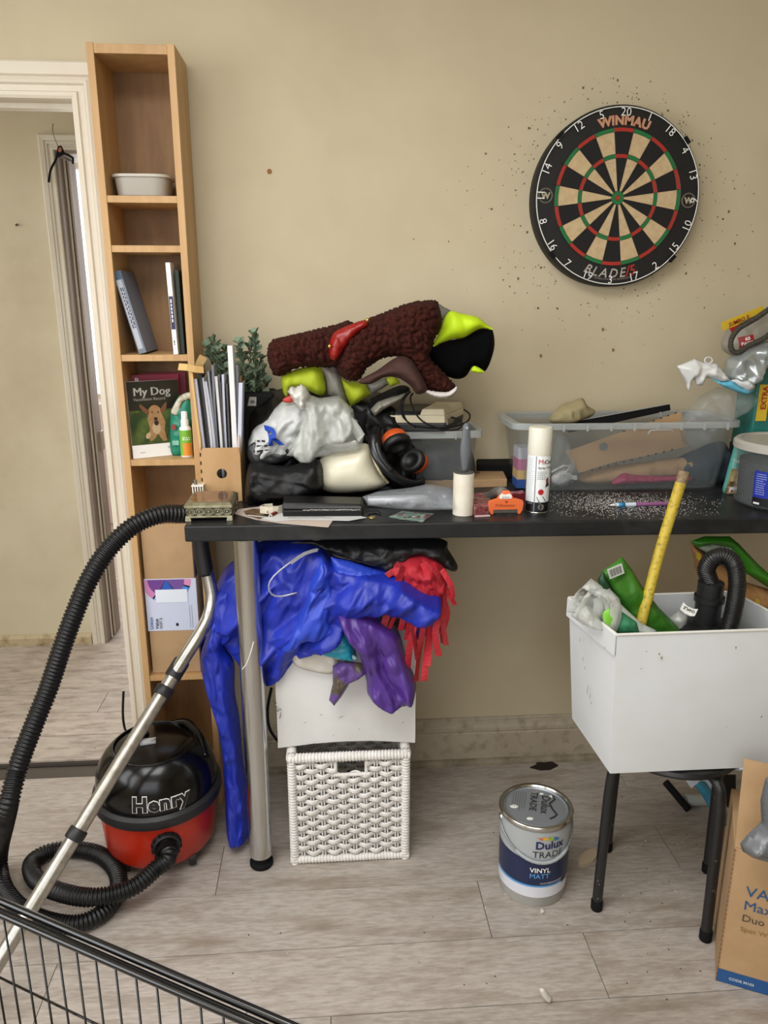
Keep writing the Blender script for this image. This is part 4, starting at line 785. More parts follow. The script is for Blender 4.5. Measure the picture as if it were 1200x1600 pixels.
# ---- spray duster can
c = Vector((P(839, 797, y=-.43).x, -.425, TZ)); r = .0275
t = thing('spray_can', 'tall white spray duster can with a cream cap', 'spray can', c)
link('can_body', *lathe([(r-.002, 0), (r, .002), (r, .140), (r-.001, .143), (r-.003, .145), (0, .145)], c, 48), M('dfe3e3', .3), t, smooth=True, ang=40)
link('cap', *lathe([(r+.0004, .1385), (r+.0008, .140), (r+.0004, .200), (r-.0012, .2035), (r-.004, .204), (0, .204)], c, 48), M('dcd9c9', .4), t, smooth=True, ang=40)
link('base_rim', *lathe([(r+.0006, 0), (r+.0009, .0012), (r+.0004, .0028)], c, 48), CHROME, t, smooth=True)
f = cm(c.x, c.y, c.z, r, -.12)
dec(t, 'label_base', rect(-.040, .003, .034, .027), f, M('141315', .35), sub=16); dec(t, 'label_bar', rect(-.0115, .003, -.0095, .138), f, M('8f9498', .3, .5), sub=2, e=.0008)
txt(t, 'Mr', .0165, lambda x, y, e: f(-.006+x, .119+y, e), M('b0212a', .4)); txt(t, 'Clean', .0145, lambda x, y, e: f(.0095+x*.8, .1195+y, e), M('17181c', .4), bold=.008)
txt(t, 'Spray Duster', .0082, lambda x, y, e: f(-.006+x, .108+y, e), M('55585e', .4), bold=.012); lines(t, f, -.006, .100, .022, 5, .0042, M('6a6d72', .4), .0013)
st = [(.004+(.0078 if i % 2 else .0062)*math.cos(i*PI/12), .052+(.0078 if i % 2 else .0062)*math.sin(i*PI/12)) for i in range(24)]
dec(t, 'starburst', st, f, M('b3202a', .4)); dec(t, 'printed_laptop', [(-.006, .040), (.010, .041), (.016, .032), (.0, .027)], f, M('2c3036', .4), e=.0007); dec(t, 'printed_laptop_base', [(.0, .027), (.016, .032), (.02, .029), (.003, .0235)], f, M('9ba0a4', .4), e=.0008)
dec(t, 'round_badge', blob(.006, .0155, .0075, .0075), f, M('8e8c88', .35, .5), e=.0008); lines(t, lambda x, y, e=.0009: f(x, y, .0012), .001, .016, .010, 2, .002, INK, .0009)
dec(t, 'red_tool_print', [(.015, .082), (.022, .088), (.024, .078), (.017, .070)], f, M('8c2a2a', .4)); dec(t, 'dark_tool_print', [(.016, .071), (.024, .076), (.026, .066), (.014, .062)], f, M('2a2628', .4), e=.0007)
lines(t, f, -.030, .132, .016, 22, .0052, M('a6b3ba', .4), .0012)
# ---- orange deshedding tool
OG = M('de6a35', .45); a = T(764, 806); b = T(816, 806); y = -.452; x0 = P(762, 803, y=y).x; x1 = P(817, 803, y=y).x; m = (x0+x1)/2; hw = (x1-x0)/2
t = thing('deshedding_tool', 'orange pet deshedding comb standing on its blade', 'comb', (m, y, TZ))
out = [(-hw+.008, 0), (-hw+.002, .010), (-hw, .026), (-hw+.002, .033), (-hw*.55, .038), (0, .0385), (hw*.55, .038), (hw-.002, .033), (hw, .026), (hw-.002, .010), (hw-.008, 0), (hw-.013, .001), (hw-.0135, .0115), (-hw+.0135, .0115), (-hw+.013, .001)]
link('guard', *prism([(m+a_, y-.004, TZ+b_) for a_, b_ in out], (0, .010, 0)), OG, t, bev=.0012)
link('blade', *box(m-hw+.0135, m+hw-.0135, y-.001, y+.002, TZ+.0035, TZ+.0125), M('9a9a98', .3, .9), t)
link('neck', *prism([(m-.022, y+.002, TZ+.034), (m+.022, y+.002, TZ+.034), (m+.010, y+.006, TZ+.055), (m-.006, y+.006, TZ+.055)], (0, .014, 0)), OG, t, bev=.003)
link('button', *prism([(m-.016, y-.005, TZ+.0385), (m+.013, y-.005, TZ+.0385), (m+.013, y-.005, TZ+.046), (m+.009, y-.005, TZ+.050), (m-.001, y-.005, TZ+.0475), (m-.011, y-.005, TZ+.050), (m-.016, y-.005, TZ+.045)], (0, .008, 0)), M('e9e6de', .4), t, bev=.001)
link('handle', *tube([(m-.004, y+.012, TZ+.050), (m-.012, y+.04, TZ+.045), (m-.02, y+.08, TZ+.024), (m-.025, y+.11, TZ+.014)], .0125, 12), M('6a6560', .6), t, smooth=True)
f = pm((m-.026, y-.0052, TZ+.020), (1, 0, 0), (0, 0, 1)); txt(t, 'FURminator', .0095, f, M('8a3a1c', .5)); dec(t, 'emblem', blob(.026, .0115, .003, .002), f, M('7a2f18', .5)); lines(t, pm((m-.010, y-.0054, TZ+.042), (1, 0, 0), (0, 0, 1)), 0, 0, .017, 1, .002, M('2b6a80', .5), .0014)
# ---- pink patterned boxes
t = thing('patterned_box', 'pink floral gift box lying behind the orange comb', 'box', T(755, 800))
PK = M('9c5f63', .5, c2='6f2430', ns=45, lo=.45, hi=.55, c3='b8a08a', ns3=38); bl, br = T(741, 807), T(765, 803)
link('box_body', *hexa([T(741, 808), T(768, 803), T(762, 782), T(730, 786)], [T(741, 808)+Vector((0, 0, .024)), T(768, 803)+Vector((0, 0, .022)), T(762, 782)+Vector((0, 0, .022)), T(730, 786)+Vector((0, 0, .024))]), PK, t, bev=.001)
f = pm(T(741, 808)+Vector((.002, -.001, .004)), (1, .12, 0), (0, 0, 1))
for k, (a_, b_) in enumerate(((.008, .013), (.020, .008))): link('printed_heart', *tube([f(a_+.005*math.cos(q), b_+.005*math.sin(q), .001) for q in [i*PI/8 for i in range(16)]], .0009, 5, smooth=False, closed=True), M('7a1c2a', .5), t)
dec(t, 'pale_base_strip', rect(-.001, -.0035, .036, .0005), f, M('d8b9b4', .5), e=.001)
t = thing('patterned_box', 'mauve and red patterned packet behind the orange comb, against the can', 'box', T(797, 783)); a, b = T(786, 790), T(820, 786)
link('box_body', *hexa([a, b, b+Vector((0, .03, 0)), a+Vector((0, .03, 0))], [q+Vector((0, 0, .026)) for q in (a, b, b+Vector((0, .03, 0)), a+Vector((0, .03, 0)))]), M('a2788c', .5, c2='7c1f2c', ns=50, lo=.42, hi=.5), t, bev=.001)
f = pm(a+Vector((.012, -.001, .007)), (b-a), (0, 0, 1)); dec(t, 'red_oval', blob(.012, .007, .012, .006), f, M('6d1820', .5)); lines(t, lambda x, y, e=.0009: f(x, y, .0014), .004, .006, .016, 1, .003, M('b98a90', .5), .003)
# ---- flat brown parcel with arrow mark
t = thing('flat_parcel', 'flat brown cardboard parcel with a black arrow circle, behind the lint roller', 'parcel', T(725, 745)); q = [T(664, 764), T(792, 761), T(779, 733), T(672, 736)]
for p in q: p.z = TZ
link('parcel', *hexa(q, [p+Vector((0, 0, .022)) for p in q]), CARD, t, bev=.002)
ex = (q[1]-q[0]).normalized(); ey = Vector((-.1, 1, 0)).normalized(); f = pm(q[0]+Vector((.0, 0, .0222)), ex, ey); DK = M('2a201a', .6)
pts = [f(.085+.040*math.cos(a_), .045+.040*math.sin(a_), .0004) for a_ in [PI*.05+i*PI*1.55/24 for i in range(25)]]
link('printed_arc', *strip(pts, (0, 0, .0001), .003, .004), DK, t); dec(t, 'printed_arrow', [(.10, .060), (.135, .050), (.150, .038), (.142, .058), (.150, .078), (.132, .070), (.118, .080), (.124, .066)], f, DK, e=.0008)
txt(t, 'SKY', .015, lambda x, y, e: f(.038-y, .020+x, e), DK, bold=.02); link('printed_ring', *tube([f(.165+.008*math.cos(i*PI/8), .085+.008*math.sin(i*PI/8), .0006) for i in range(16)], .0007, 4, smooth=False, closed=True), DK, t)
o = link('black_box', *hexa([T(744, 748), T(800, 748), T(800, 734), T(744, 734)], [p+Vector((0, 0, .04)) for p in (T(744, 748), T(800, 748), T(800, 734), T(744, 734))]), MATTBLACK, bev=.004); tag(o, 'low black box against the wall right of the small clear bin', 'box')
# ---- clear storage tubs
def tub(name, label, x0, x1, y0, y1, z0, z1, taper=.02, rim=.012, rh=.02, clips=(), lidm=None, mat=CLEAR):
    cx, cy = (x0+x1)/2, (y0+y1)/2; ax, ay = (x1-x0)/2, (y1-y0)/2; t = thing(name, label, 'storage box', (cx, cy, z0)); h = z1-z0
    f1 = (ax-taper)/ax; iw = (ax-.003)/ax
    g = ovl([(f1, 0), (f1+.005, .003), (1, h-.004), (iw, h-.004), (f1-.01, .004)], (cx, cy, z0), ax, ay, 64, .22); link('tub_body', *g, mat, t, smooth=True, ang=30)
    rx = (ax+rim)/ax
    g = ovl([(1.0, h-rh), (rx, h-rh+.002), (rx, h-.003), (rx-.006, h), (iw, h), (iw, h-rh)], (cx, cy, z0), ax, ay, 64, .22); V, F = g; F = F[:-2]; link('rim', V, F, CLEARRIM, t, smooth=True, ang=30)
    for c in clips: link('rib', *box(c-.002, c+.002, y0-rim*1.3, y0-rim+.003, z1-rh, z1-.001), CLEARRIM, t)
    return t
t = tub('small_clear_bin', 'clear plastic bin carrying the beige office machine', .10, .395, -.215, -.06, TZ, 1.125, clips=(.33, .36))
link('dark_contents', *puff([(640, 700), (700, 690), (735, 700), (735, 750), (650, 755), (640, 730)], -.14, .04, .03, R=.04, hfn=wr(60, .01)), M('45474a', .7), t, smooth=True)
RX0, RX1 = P(808, 700, y=-.245).x, P(1146, 700, y=-.24).x
t = tub('large_clear_tub', 'long clear plastic tub full of cardboard and packaging', RX0, RX1, -.255, -.04, TZ, P(900, 662, y=-.26).z, taper=.028, rim=.016, rh=.018, clips=[RX0+.05+.062*i for i in range(9)])
link('latch', *tube([P(1012, 680, y=-.275), P(1016, 673, y=-.278), P(1050, 672, y=-.278), P(1054, 679, y=-.275)], .002, 6), CLEARRIM, t, smooth=True)
# tub contents
def plate(name, label, cat, pts, y, th, m, group=None, tilt=(0, 0), bev=0):
    c = P(sum(p[0] for p in pts)/len(pts), sum(p[1] for p in pts)/len(pts), y=y); n = Vector((-tilt[0], 1, -tilt[1])); q = [PP(a, b, c, n) for a, b in pts]; z = min(p.z for p in q)
    t = thing(name, label, cat, (c.x, c.y, z)); link('panel', *prism(q, (0, th, 0)), m, t, bev=bev); return t
t = plate('perforated_cardboard', 'torn cardboard panel with a round hole and toothed edge, tilted in the tub', 'cardboard', [(884, 706), (1064, 643), (1074, 697), (1040, 706), (960, 722), (905, 739), (893, 722)], -.205, .004, CARD, tilt=(.05, .1))
link('round_hole', *lathe([(0, 0), (.0115, 0), (.0115, .0008), (0, .0008)], P(943, 698, y=-.2085), 24, (0, -1, 0)), M('6f706c', .7), t)
G = []
for k in range(11):
    a = P(925+k*12.5, 734-k*3.1, y=-.209); G.append(obox(a, (.0028, 0, .0008), (0, .001, 0), (-.0005, 0, .002)))
for k in range(8):
    a = P(975+k*11.5, 674-k*4.1, y=-.209); G.append(obox(a, (.0028, 0, .001), (0, .001, 0), (-.0005, 0, .0012)))
link('perforation', *join(*G), M('3b2c1e', .8), t)
t = plate('black_tray', 'flat black tray edge sticking up out of the long tub', 'tray', [(872, 664), (1047, 632), (1048, 641), (890, 676)], -.15, .012, MATTBLACK, bev=.001); link('dusty_edge', *obox((P(872, 663, y=-.151)+P(1046, 631, y=-.151))/2, (P(1046, 631, y=-.151)-P(872, 663, y=-.151))/2, (0, .0015, 0), (0, 0, .0008)), M('9a9a97', .8), t); txt(t, '3', .018, pm(P(1029, 651, y=-.152), (1, 0, .1), (0, 0, 1)), M('8f8f8c', .6), bold=.03)
o = link('cloth', *puff([(858, 655), (872, 636), (895, 626), (910, 622), (918, 634), (930, 642), (922, 652), (900, 660), (870, 664)], -.13, .02, .03, R=.02, res=.005, hfn=wr(61, .012, 16, .6)), M('9a8f6a', .9, c2='8c8260', ns=20), smooth=True); tag(o, 'olive-beige cloth draped at the back left of the long tub', 'cloth')
o = link('brown_paper', *puff([(905, 742), (960, 728), (1060, 716), (1094, 716), (1080, 740), (1000, 752), (915, 757)], -.17, .015, .012, R=.02, hfn=wr(62, .006)), CARD, smooth=True); tag(o, 'crumpled brown paper in the bottom of the long tub', 'paper')
o = link('pink_wrapper', *puff([(955, 757), (972, 740), (992, 742), (1030, 744), (1078, 744), (1078, 752), (1040, 754), (990, 757)], -.205, .008, .006, R=.01, res=.004, hfn=wr(63, .004, 40)), M('a02456', .45), smooth=True); tag(o, 'bright pink wrapper at the bottom of the long tub', 'wrapper')
o = link('navy_packet', *puff([(1052, 722), (1090, 700), (1130, 690), (1140, 720), (1128, 755), (1080, 758), (1055, 745)], -.16, .03, .03, R=.04, hfn=wr(64, .01)), M('39414b', .85, spec=.1), smooth=True); tag(o, 'dark navy packet in the right end of the long tub', 'packet')
o = link('bubble_wrap', *puff([(862, 690), (885, 680), (895, 706), (905, 738), (890, 757), (862, 758)], -.20, .015, .02, R=.02, res=.005, hfn=wr(65, .01, 25)), POLY, smooth=True); tag(o, 'clear crumpled wrap in the tub right of the spray can', 'wrap')
t = thing('plug_adapter', 'white plastic plug adapter inside the tub behind the spray can', 'adapter', P(882, 755, y=-.215)); link('adapter_body', *puff([(862, 745), (876, 734), (892, 738), (894, 750), (880, 758), (866, 757)], -.215, .010, .01, R=.01, res=.004), M('d5d6d6', .4), t, smooth=True); link('cable_clip', *tube([P(862, 738, y=-.22), P(880, 728, y=-.225), P(890, 728, y=-.22), P(884, 740, y=-.22)], .003, 8), M('d5d6d6', .4), t, smooth=True)
link('clip_bar', *obox(P(890, 745, y=-.222), (.02, 0, -.003), (0, .003, 0), (0, 0, .006)), M('bfc3c6', .4), t, bev=.001)
t = thing('small_carton', 'blue, yellow and lilac carton standing in the left end of the tub', 'carton', P(822, 765, y=-.21)); x0, x1 = P(809, 730, y=-.225).x, P(828, 730, y=-.225).x
for za, zb, m_ in ((.006, .030, M('2a4d8f', .5)), (.030, .055, M('b89f6c', .5)), (.055, .085, M('a76a86', .5)), (.085, .115, M('a9abb4', .5))): link('carton_band', *box(x0, x1, -.225, -.17, TZ+za, TZ+zb), m_, t)
# plastic film rising from the tub
o = link('plastic_film', *puffa([(1060, 660), (1075, 640), (1095, 618), (1120, 605), (1150, 606), (1180, 615), (1192, 622), (1160, 648), (1130, 668), (1110, 690), (1085, 705), (1066, 690)], -.21, .016, .014, R=.03, res=.005, hfn=wr(66, .010, 16, .9)), POLY, smooth=True); tag(o, 'clear crumpled plastic film sticking up at the right end of the tub', 'film')
# ---- beige office machine on the small bin
MZ0 = 1.1265
t = thing('office_machine', 'beige and dark grey electric office machine with a black cable', 'machine', (.24, -.16, MZ0)); BE = M('c2b99c', .5); GR = M('2c2e2f', .5)
p = [P(598, 668, z=MZ0), P(690, 672, z=MZ0), P(730, 656, z=MZ0), P(640, 650, z=MZ0)]
p = [Vector((.085, -.215, MZ0)), Vector((.300, -.235, MZ0)), Vector((.375, -.085, MZ0)), Vector((.10, -.07, MZ0))]
up = lambda z, s=1.0: [Vector((q.x*s+(1-s)*.24, q.y*s+(1-s)*-.15, MZ0+z)) for q in p]
link('base', *hexa(up(0, .97), up(.022)), GR, t, bev=.003); link('upper_case', *hexa(up(.0225), up(.042, .985)), BE, t, bev=.002)
a = up(.042, .985); b = up(.058, .95); link('raised_case', *hexa([a[0].lerp(a[1], .70), a[1], a[2], a[3].lerp(a[2], .70)], [b[0].lerp(b[1], .73), b[1], b[2], b[3].lerp(b[2], .73)]), BE, t, bev=.002)
link('paper_slot', *hexa([a[0].lerp(a[1], .02)+Vector((0, .004, 0)), a[0].lerp(a[1], .69)+Vector((0, .004, 0)), a[3].lerp(a[2], .69), a[3]], [q+Vector((0, 0, .010)) for q in (a[0].lerp(a[1], .02)+Vector((0, .012, 0)), a[0].lerp(a[1], .69)+Vector((0, .012, 0)), a[3].lerp(a[2], .69), a[3])]), M('1b1918', .4), t, bev=.002)
link('socket', *obox((.318, -.203, MZ0+.024), (.012, .024, 0), (-.002, .001, 0), (0, 0, .007)), M('7d7766', .6), t)
CB = MATTBLACK
link('power_cable', *tube([P(705, 652, y=-.235), P(716, 655, y=-.25), P(722, 662, y=-.27), P(715, 671, y=-.28), P(690, 671, y=-.28), P(660, 658, y=-.28), P(646, 640, y=-.265), P(641, 622, y=-.26), P(645, 615, y=-.24)], .0022, 8), CB, t, smooth=True)
link('cable_loop', *tube([P(641, 612, y=-.25), P(631, 625, y=-.27), P(630, 645, y=-.275), P(640, 662, y=-.28), P(665, 668, y=-.28), P(700, 668, y=-.27), P(728, 660, y=-.23), P(734, 648, y=-.18), P(725, 640, y=-.15)], .0022, 8), CB, t, smooth=True)
link('cable_loop', *tube([P(636, 614, y=-.25), P(626, 630, y=-.275), P(630, 652, y=-.28), P(650, 668, y=-.28)], .0022, 8), CB, t, smooth=True)
# ---- right end of the worktop
t = thing('mushroom_packet', 'teal food packet with a mushroom photo standing behind the blue pot', 'packet', T(1140, 772)); y = -.30
link('packet_body', *puff([(1130, 770), (1134, 745), (1142, 715), (1150, 690), (1163, 678), (1176, 680), (1184, 700), (1180, 778), (1155, 774)], -.29, .012, .012, R=.02, res=.005, hfn=wr(70, .003)), M('4e9a8f', .4), t, smooth=True)
f = pm(P(1131, 771, y=-.307), (1, 0, 0), (.05, 0, 1)); dec(t, 'mushroom_photo', [(0, 0), (.05, -.002), (.05, .068), (.008, .066)], f, M('5a4630', .5, c2='a8905e', ns=45, lo=.4, hi=.5, c3='2e2418', ns3=30), e=.003)
for (a_, b_) in ((.014, .04), (.028, .034), (.02, .055)): dec(t, 'mushroom', blob(a_, b_, .006, .008, .4), f, M('b59f70', .6), e=.004)
dec(t, 'nutrition_panel', rect(.010, .004, .045, .018), f, M('cfd2d2', .5), e=.0045); dec(t, 'nutrition_red', rect(.014, .005, .022, .010), f, M('8f2a2a', .5), e=.005); dec(t, 'nutrition_amber', rect(.024, .005, .032, .010), f, M('a98d3c', .5), e=.005)
txt(t, 'NA', .011, lambda x, y_, e: f(.010+x, .086+y_-.4*x, .0045), INKW, bold=.02)
c = Vector((P(1222, 800, y=-.40).x, -.395, TZ)); r = .0735
r = c.x-P(1151, 760, y=-.395).x; h = P(1200, 688, y=-.395).z-TZ
t = thing('blue_label_pot', 'round clear plastic pot with a blue label and dark contents', 'pot', c)
link('pot_body', *lathe([(r*.90, 0), (r*.93, .004), (r*.985, h-.02), (r*.95, h-.02), (r*.9, .006), (0, .006)], c, 64), CLEAR, t, smooth=True, ang=40)
link('lid', *lathe([(r*.99, h-.022), (r*1.04, h-.020), (r*1.04, h-.006), (r*.99, h), (r*.9, h), (r*.88, h-.004), (0, h-.004)], c, 64), M('b7b3aa', .4, 0, .9), t, smooth=True, ang=40)
link('contents', *lathe([(r*.86, .008), (r*.88, h-.05), (0, h-.045)], c, 48), M('343538', .85, spec=.1), t, smooth=True, ang=40)
f = lambda x, y_, e: Vector((c.x+(r*(.93+.055*y_/h)+e+.0008)*math.sin(-1.25+x/r), c.y-(r*(.93+.055*y_/h)+e+.0008)*math.cos(-1.25+x/r), TZ+y_))
dec(t, 'blue_label', rect(.012, .030, .20, .095), f, M('1c2f9c', .4), sub=24); dec(t, 'black_label', rect(.012, .010, .20, .030), f, M('101114', .4), sub=24); lines(t, f, .018, .087, .026, 10, .0054, M('b9c3e6', .5), .0014, 4)
for k in range(2): txt(t, 'B', .022, lambda x, y_, e: f(.075+x, .06-.022*k+y_, .0015), INKW, bold=.06)
dec(t, 'white_bar', rect(.016, .013, .032, .018), f, M('dfe0e2', .5), e=.0012)
# pads bag, silver wrap, white torn wrapper, second packet
t = thing('pads_packet', 'open bag of pads with a yellow jumbo banner and red label, at the right edge', 'bag', P(1190, 560, y=-.18))
GP = puff([(1130, 524), (1150, 500), (1200, 484), (1240, 490), (1240, 570), (1190, 578), (1150, 560), (1128, 545)], -.19, .03, .03, R=.05, hfn=wr(80, .007)); link('clear_film', *GP, M('a9a59a', .3, 0, .6), t, smooth=True)
def sub_dec(nm, x0, y0, x1, y1, f, m, e, n=8):                       # a printed rectangle cut fine enough to follow the film
    V = [f(x0+(x1-x0)*i/n, y0+(y1-y0)*j/n, e) for j in range(n+1) for i in range(n+1)]; link(nm, V, [(j*(n+1)+i, j*(n+1)+i+1, (j+1)*(n+1)+i+1, (j+1)*(n+1)+i) for j in range(n) for i in range(n)], m, t)
f = onto(GP, pm(P(1130, 514, y=-.235), (1, 0, .40), (-.35, 0, 1))); sub_dec('yellow_banner', -.004, -.004, .11, .018, f, M('c9a92a', .5), .003); txt(t, 'JUMBO E', .014, lambda x, y_, e: f(.014+x, .001+y_, .006), M('8c2018', .5), bold=.02)
sub_dec('red_banner', .016, -.016, .06, -.004, f, M('a31d1a', .5), .004)
f3 = onto(GP, pm(P(1160, 537, y=-.242), (1, 0, .25), (-.25, 0, 1))); sub_dec('red_label', -.003, -.012, .032, .016, f3, M('9c1a1a', .5), .004); txt(t, '60', .012, lambda x, y_, e: f3(.010+x, .005+y_, .007), INKW, bold=.02); txt(t, 'PADS', .0115, lambda x, y_, e: f3(x, -.006+y_, .007), INKW, bold=.02)
o = link('braided_band', *tube([P(1206, 480, y=-.25), P(1180, 498, y=-.255), P(1155, 513, y=-.26), P(1143, 530, y=-.262), P(1143, 546, y=-.262), P(1152, 551, y=-.262), P(1170, 540, y=-.26), P(1195, 528, y=-.255), P(1215, 510, y=-.25)], .0065, 10, ribs=(.004, .12), step=.001), M('2a2820', .7, c2='4a4538', ns=220), smooth=True); tag(o, 'dark braided band looped over the pads packet', 'band')
o = link('silver_wrap', *puffa([(1128, 590), (1135, 560), (1160, 545), (1190, 535), (1230, 525), (1230, 580), (1190, 578), (1180, 600), (1160, 606), (1145, 600)], -.245, .018, .015, R=.02, res=.005, hfn=wr(82, .014, 22, .7)), M('a9b0b0', .25, .5), smooth=True); tag(o, 'shiny silver-grey plastic wrap in front of the pads packet', 'wrap')
t = thing('torn_wrapper', 'torn white wrapper with a sky blue edge projecting left over the tub', 'wrapper', P(1110, 600, y=-.27))
link('white_film', *puffa([(1058, 572), (1086, 560), (1098, 566), (1120, 568), (1130, 580), (1142, 595), (1128, 597), (1104, 590), (1098, 602), (1088, 602), (1084, 592), (1080, 598), (1078, 610), (1074, 611), (1072, 600), (1068, 592)], -.27, .005, .004, R=.01, res=.004, hfn=wr(83, .006, 26, .5)), M('dadcda', .5), t, smooth=True)
link('blue_edge', *puffa([(1108, 590), (1128, 597), (1143, 594), (1160, 606), (1178, 610), (1168, 617), (1150, 612), (1130, 604)], -.272, .005, .005, R=.01, res=.004, hfn=wr(84, .004, 30)), M('5fb0cc', .4), t, smooth=True)
link('white_tail', *puffa([(1142, 594), (1160, 590), (1178, 592), (1180, 606), (1170, 612), (1155, 604)], -.275, .005, .005, R=.01, res=.004, hfn=wr(85, .006, 30)), M('d2d4d4', .4), t, smooth=True)
link('tab_ring', *tube([P(1107+6*math.cos(i*PI/6), 563+5*math.sin(i*PI/6), y=-.272) for i in range(12)], .0018, 6, closed=True), M('cfd2d6', .4), t)
t = thing('extra_packet', 'tall teal packet with a yellow EXTRA strip at the right edge', 'packet', P(1200, 640, y=-.2)); x0, x1 = P(1178, 640, y=-.22).x, P(1260, 640, y=-.22).x
link('packet_body', *box(x0, x1, -.22, -.12, TZ, P(1190, 572, y=-.22).z), M('1f7a72', .45, c2='2a5f58', ns=20), t, bev=.006)
f = pm((x0+.004, -.2205, P(1190, 640, y=-.22).z-.03), (1, 0, 0), (0, 0, 1)); dec(t, 'yellow_strip', rect(.003, 0, .032, .096), f, M('d9b62e', .5), e=.001); txt(t, 'EXTRA', .020, lambda x, y_, e: f(.023-y_+.003, .030+x, .002), M('a3261c', .5), bold=.03)
link('dark_panel', *box(x0-.0005, x1, -.2206, -.12, TZ+.0, TZ+.105), M('1d2023', .5), t)
o = link('navy_bag', *puff([(1150, 690), (1160, 650), (1180, 630), (1220, 625), (1240, 700), (1200, 720), (1165, 715)], -.14, .02, .02, R=.04, hfn=wr(88, .008)), M('12161f', .6), smooth=True); tag(o, 'dark bag behind the blue-labelled pot at the right edge', 'bag')
# ================================================================ UNDER THE TABLE
WICK = M('dddad6', .5, c2='d0cbc4', ns=40)
BX0, BX1, BYF, BYB, BH = -.121, .197, -.445, -.125, .330
t = thing('wicker_basket', 'white woven wicker cube basket with a hand hole, on the floor under the table', 'basket', ((BX0+BX1)/2, (BYF+BYB)/2, 0))
rn = random.Random(2)
def wrapped(a, b, r, axis):                                       # frame bar bound with wicker strip: ridged all along
    a, b = Vector(a), Vector(b); return tube([a, b], r, 10, step=.0016, ribs=(.0085, .09), smooth=True)
for (x, y) in ((BX0+.011, BYF+.011), (BX1-.011, BYF+.011), (BX0+.011, BYB-.011), (BX1-.011, BYB-.011)): link('corner_post', *wrapped((x, y, .001), (x, y, BH), .0115, 2), WICK, t, smooth=True)
for (a, b) in (((BX0, BYF+.010), (BX1, BYF+.010)), ((BX0, BYB-.010), (BX1, BYB-.010)), ((BX0+.010, BYF+.01), (BX0+.010, BYB)), ((BX1-.010, BYF+.01), (BX1-.010, BYB))):
    for z in ((.010, BH-.012)): link('frame_bar', *wrapped((a[0], a[1], z), (b[0], b[1], z), .0125 if z > .1 else .0105, 0), WICK, t, smooth=True)
nst, zr0, zr1 = 10, .024, BH-.028; xs = [BX0+.034+(BX1-BX0-.068)*i/(nst-1) for i in range(nst)]; nrow = 18; rh = (zr1-zr0)/nrow
holex0, holex1, holez = .003, .083, BH-.062
def weave(y, side, hole):
    ln = BX1-BX0-.03; x0 = BX0+.015
    mp_ = (lambda x, o, z: Vector((x, y+o, z))) if side == 0 else (lambda x, o, z: Vector((y+o, BYF+.01+(x-x0), z)))
    for x in xs:
        for d in (-.0035, .0035):
            top = holez-.004 if hole and holex0-.002 < x < holex1+.002 else BH-.02
            link('stake', *tube([mp_(x+d, .0, .015), mp_(x+d, .0, top)], .0022, 6, smooth=False), WICK, t)
    for k in range(nrow):
        z = zr0+(k+.5)*rh; segs = [(x0, x0+ln)]
        if hole and z > holez: segs = [(x0, holex0), (holex1, x0+ln)]
        for (a, b) in segs:
            pts = []; n = max(8, int((b-a)/.0075))
            for i in range(n+1):
                x = a+(b-a)*i/n; ph = PI*(x-xs[0])/(xs[1]-xs[0]); o = .0068*math.cos(ph)*(1 if k % 2 else -1); pts.append(mp_(x, -o, z+.0016*math.cos(ph*1.0+k)))
            V, F = [], []
            for i, p in enumerate(pts):                              # flat-ish oval strand
                for q in range(6):
                    th = 2*PI*q/6; V.append(p+(Vector((0, .0026*math.sin(th), 0)) if side == 0 else Vector((.0026*math.sin(th), 0, 0)))+Vector((0, 0, .0079*math.cos(th))))
            for i in range(len(pts)-1):
                for q in range(6): F.append((i*6+q, i*6+(q+1) % 6, i*6+6+(q+1) % 6, i*6+6+q))
            link('strand', V, F, WICK, t, smooth=True)
weave(BYF+.010, 0, True); weave(BYB-.010, 0, False); weave(BX0+.010, 1, False); weave(BX1-.010, 1, False)
for x in (holex0, holex1): link('hole_binding', *tube([(x, BYF+.009, holez-.004), (x, BYF+.009, BH-.02)], .005, 8, step=.0016, ribs=(.006, .12)), WICK, t, smooth=True)
link('hole_binding', *tube([(holex0-.008, BYF+.007, holez-.002), (holex1+.008, BYF+.007, holez-.002)], .0055, 8, step=.0016, ribs=(.006, .12)), WICK, t, smooth=True)
link('base_panel', *box(BX0+.012, BX1-.012, BYF+.015, BYB-.015, .012, .018), WICK, t)
# soft white fabric box on the basket
FB = M('d8d8d5', .75, c2='cecdc9', ns=5, bump=.1, bs=20)
def softbox(x0, x1, y0, y1, z0, z1, seed=0, sag=.012, bulge=.012, n=12, lean=0):
    V, F = [], []; r = random.Random(seed)
    def ring(q):
        z = z0+(z1-z0)*q; e = bulge*math.sin(PI*min(q*1.05, 1)); o = []
        for s in range(4):
            for i in range(n):
                a = i/n; w_ = e*math.sin(PI*a)
                if s == 0: p = (x0+(x1-x0)*a, y0-w_)
                elif s == 1: p = (x1+w_*.6, y0+(y1-y0)*a)
                elif s == 2: p = (x1+(x0-x1)*a, y1+w_*.5)
                else: p = (x0-w_*.6, y1+(y0-y1)*a)
                o.append(Vector((p[0]+lean*q, p[1], z-sag*math.sin(PI*a)*(1-q)*(1 if s in (0, 2) else .3)*(-1)))+Vector((r.uniform(-1, 1), r.uniform(-1, 1), 0))*.0008)
        return o
    m = 10
    for k in range(m+1): V += ring(k/m)
    N_ = 4*n
    for k in range(m):
        for i in range(N_): F.append((k*N_+i, k*N_+(i+1) % N_, (k+1)*N_+(i+1) % N_, (k+1)*N_+i))
    b = len(V); V += [Vector((x0+(x1-x0)*.5, (y0+y1)/2, z0+.004))]
    for i in range(N_): F.append((b, (i+1) % N_, i))
    return V, F
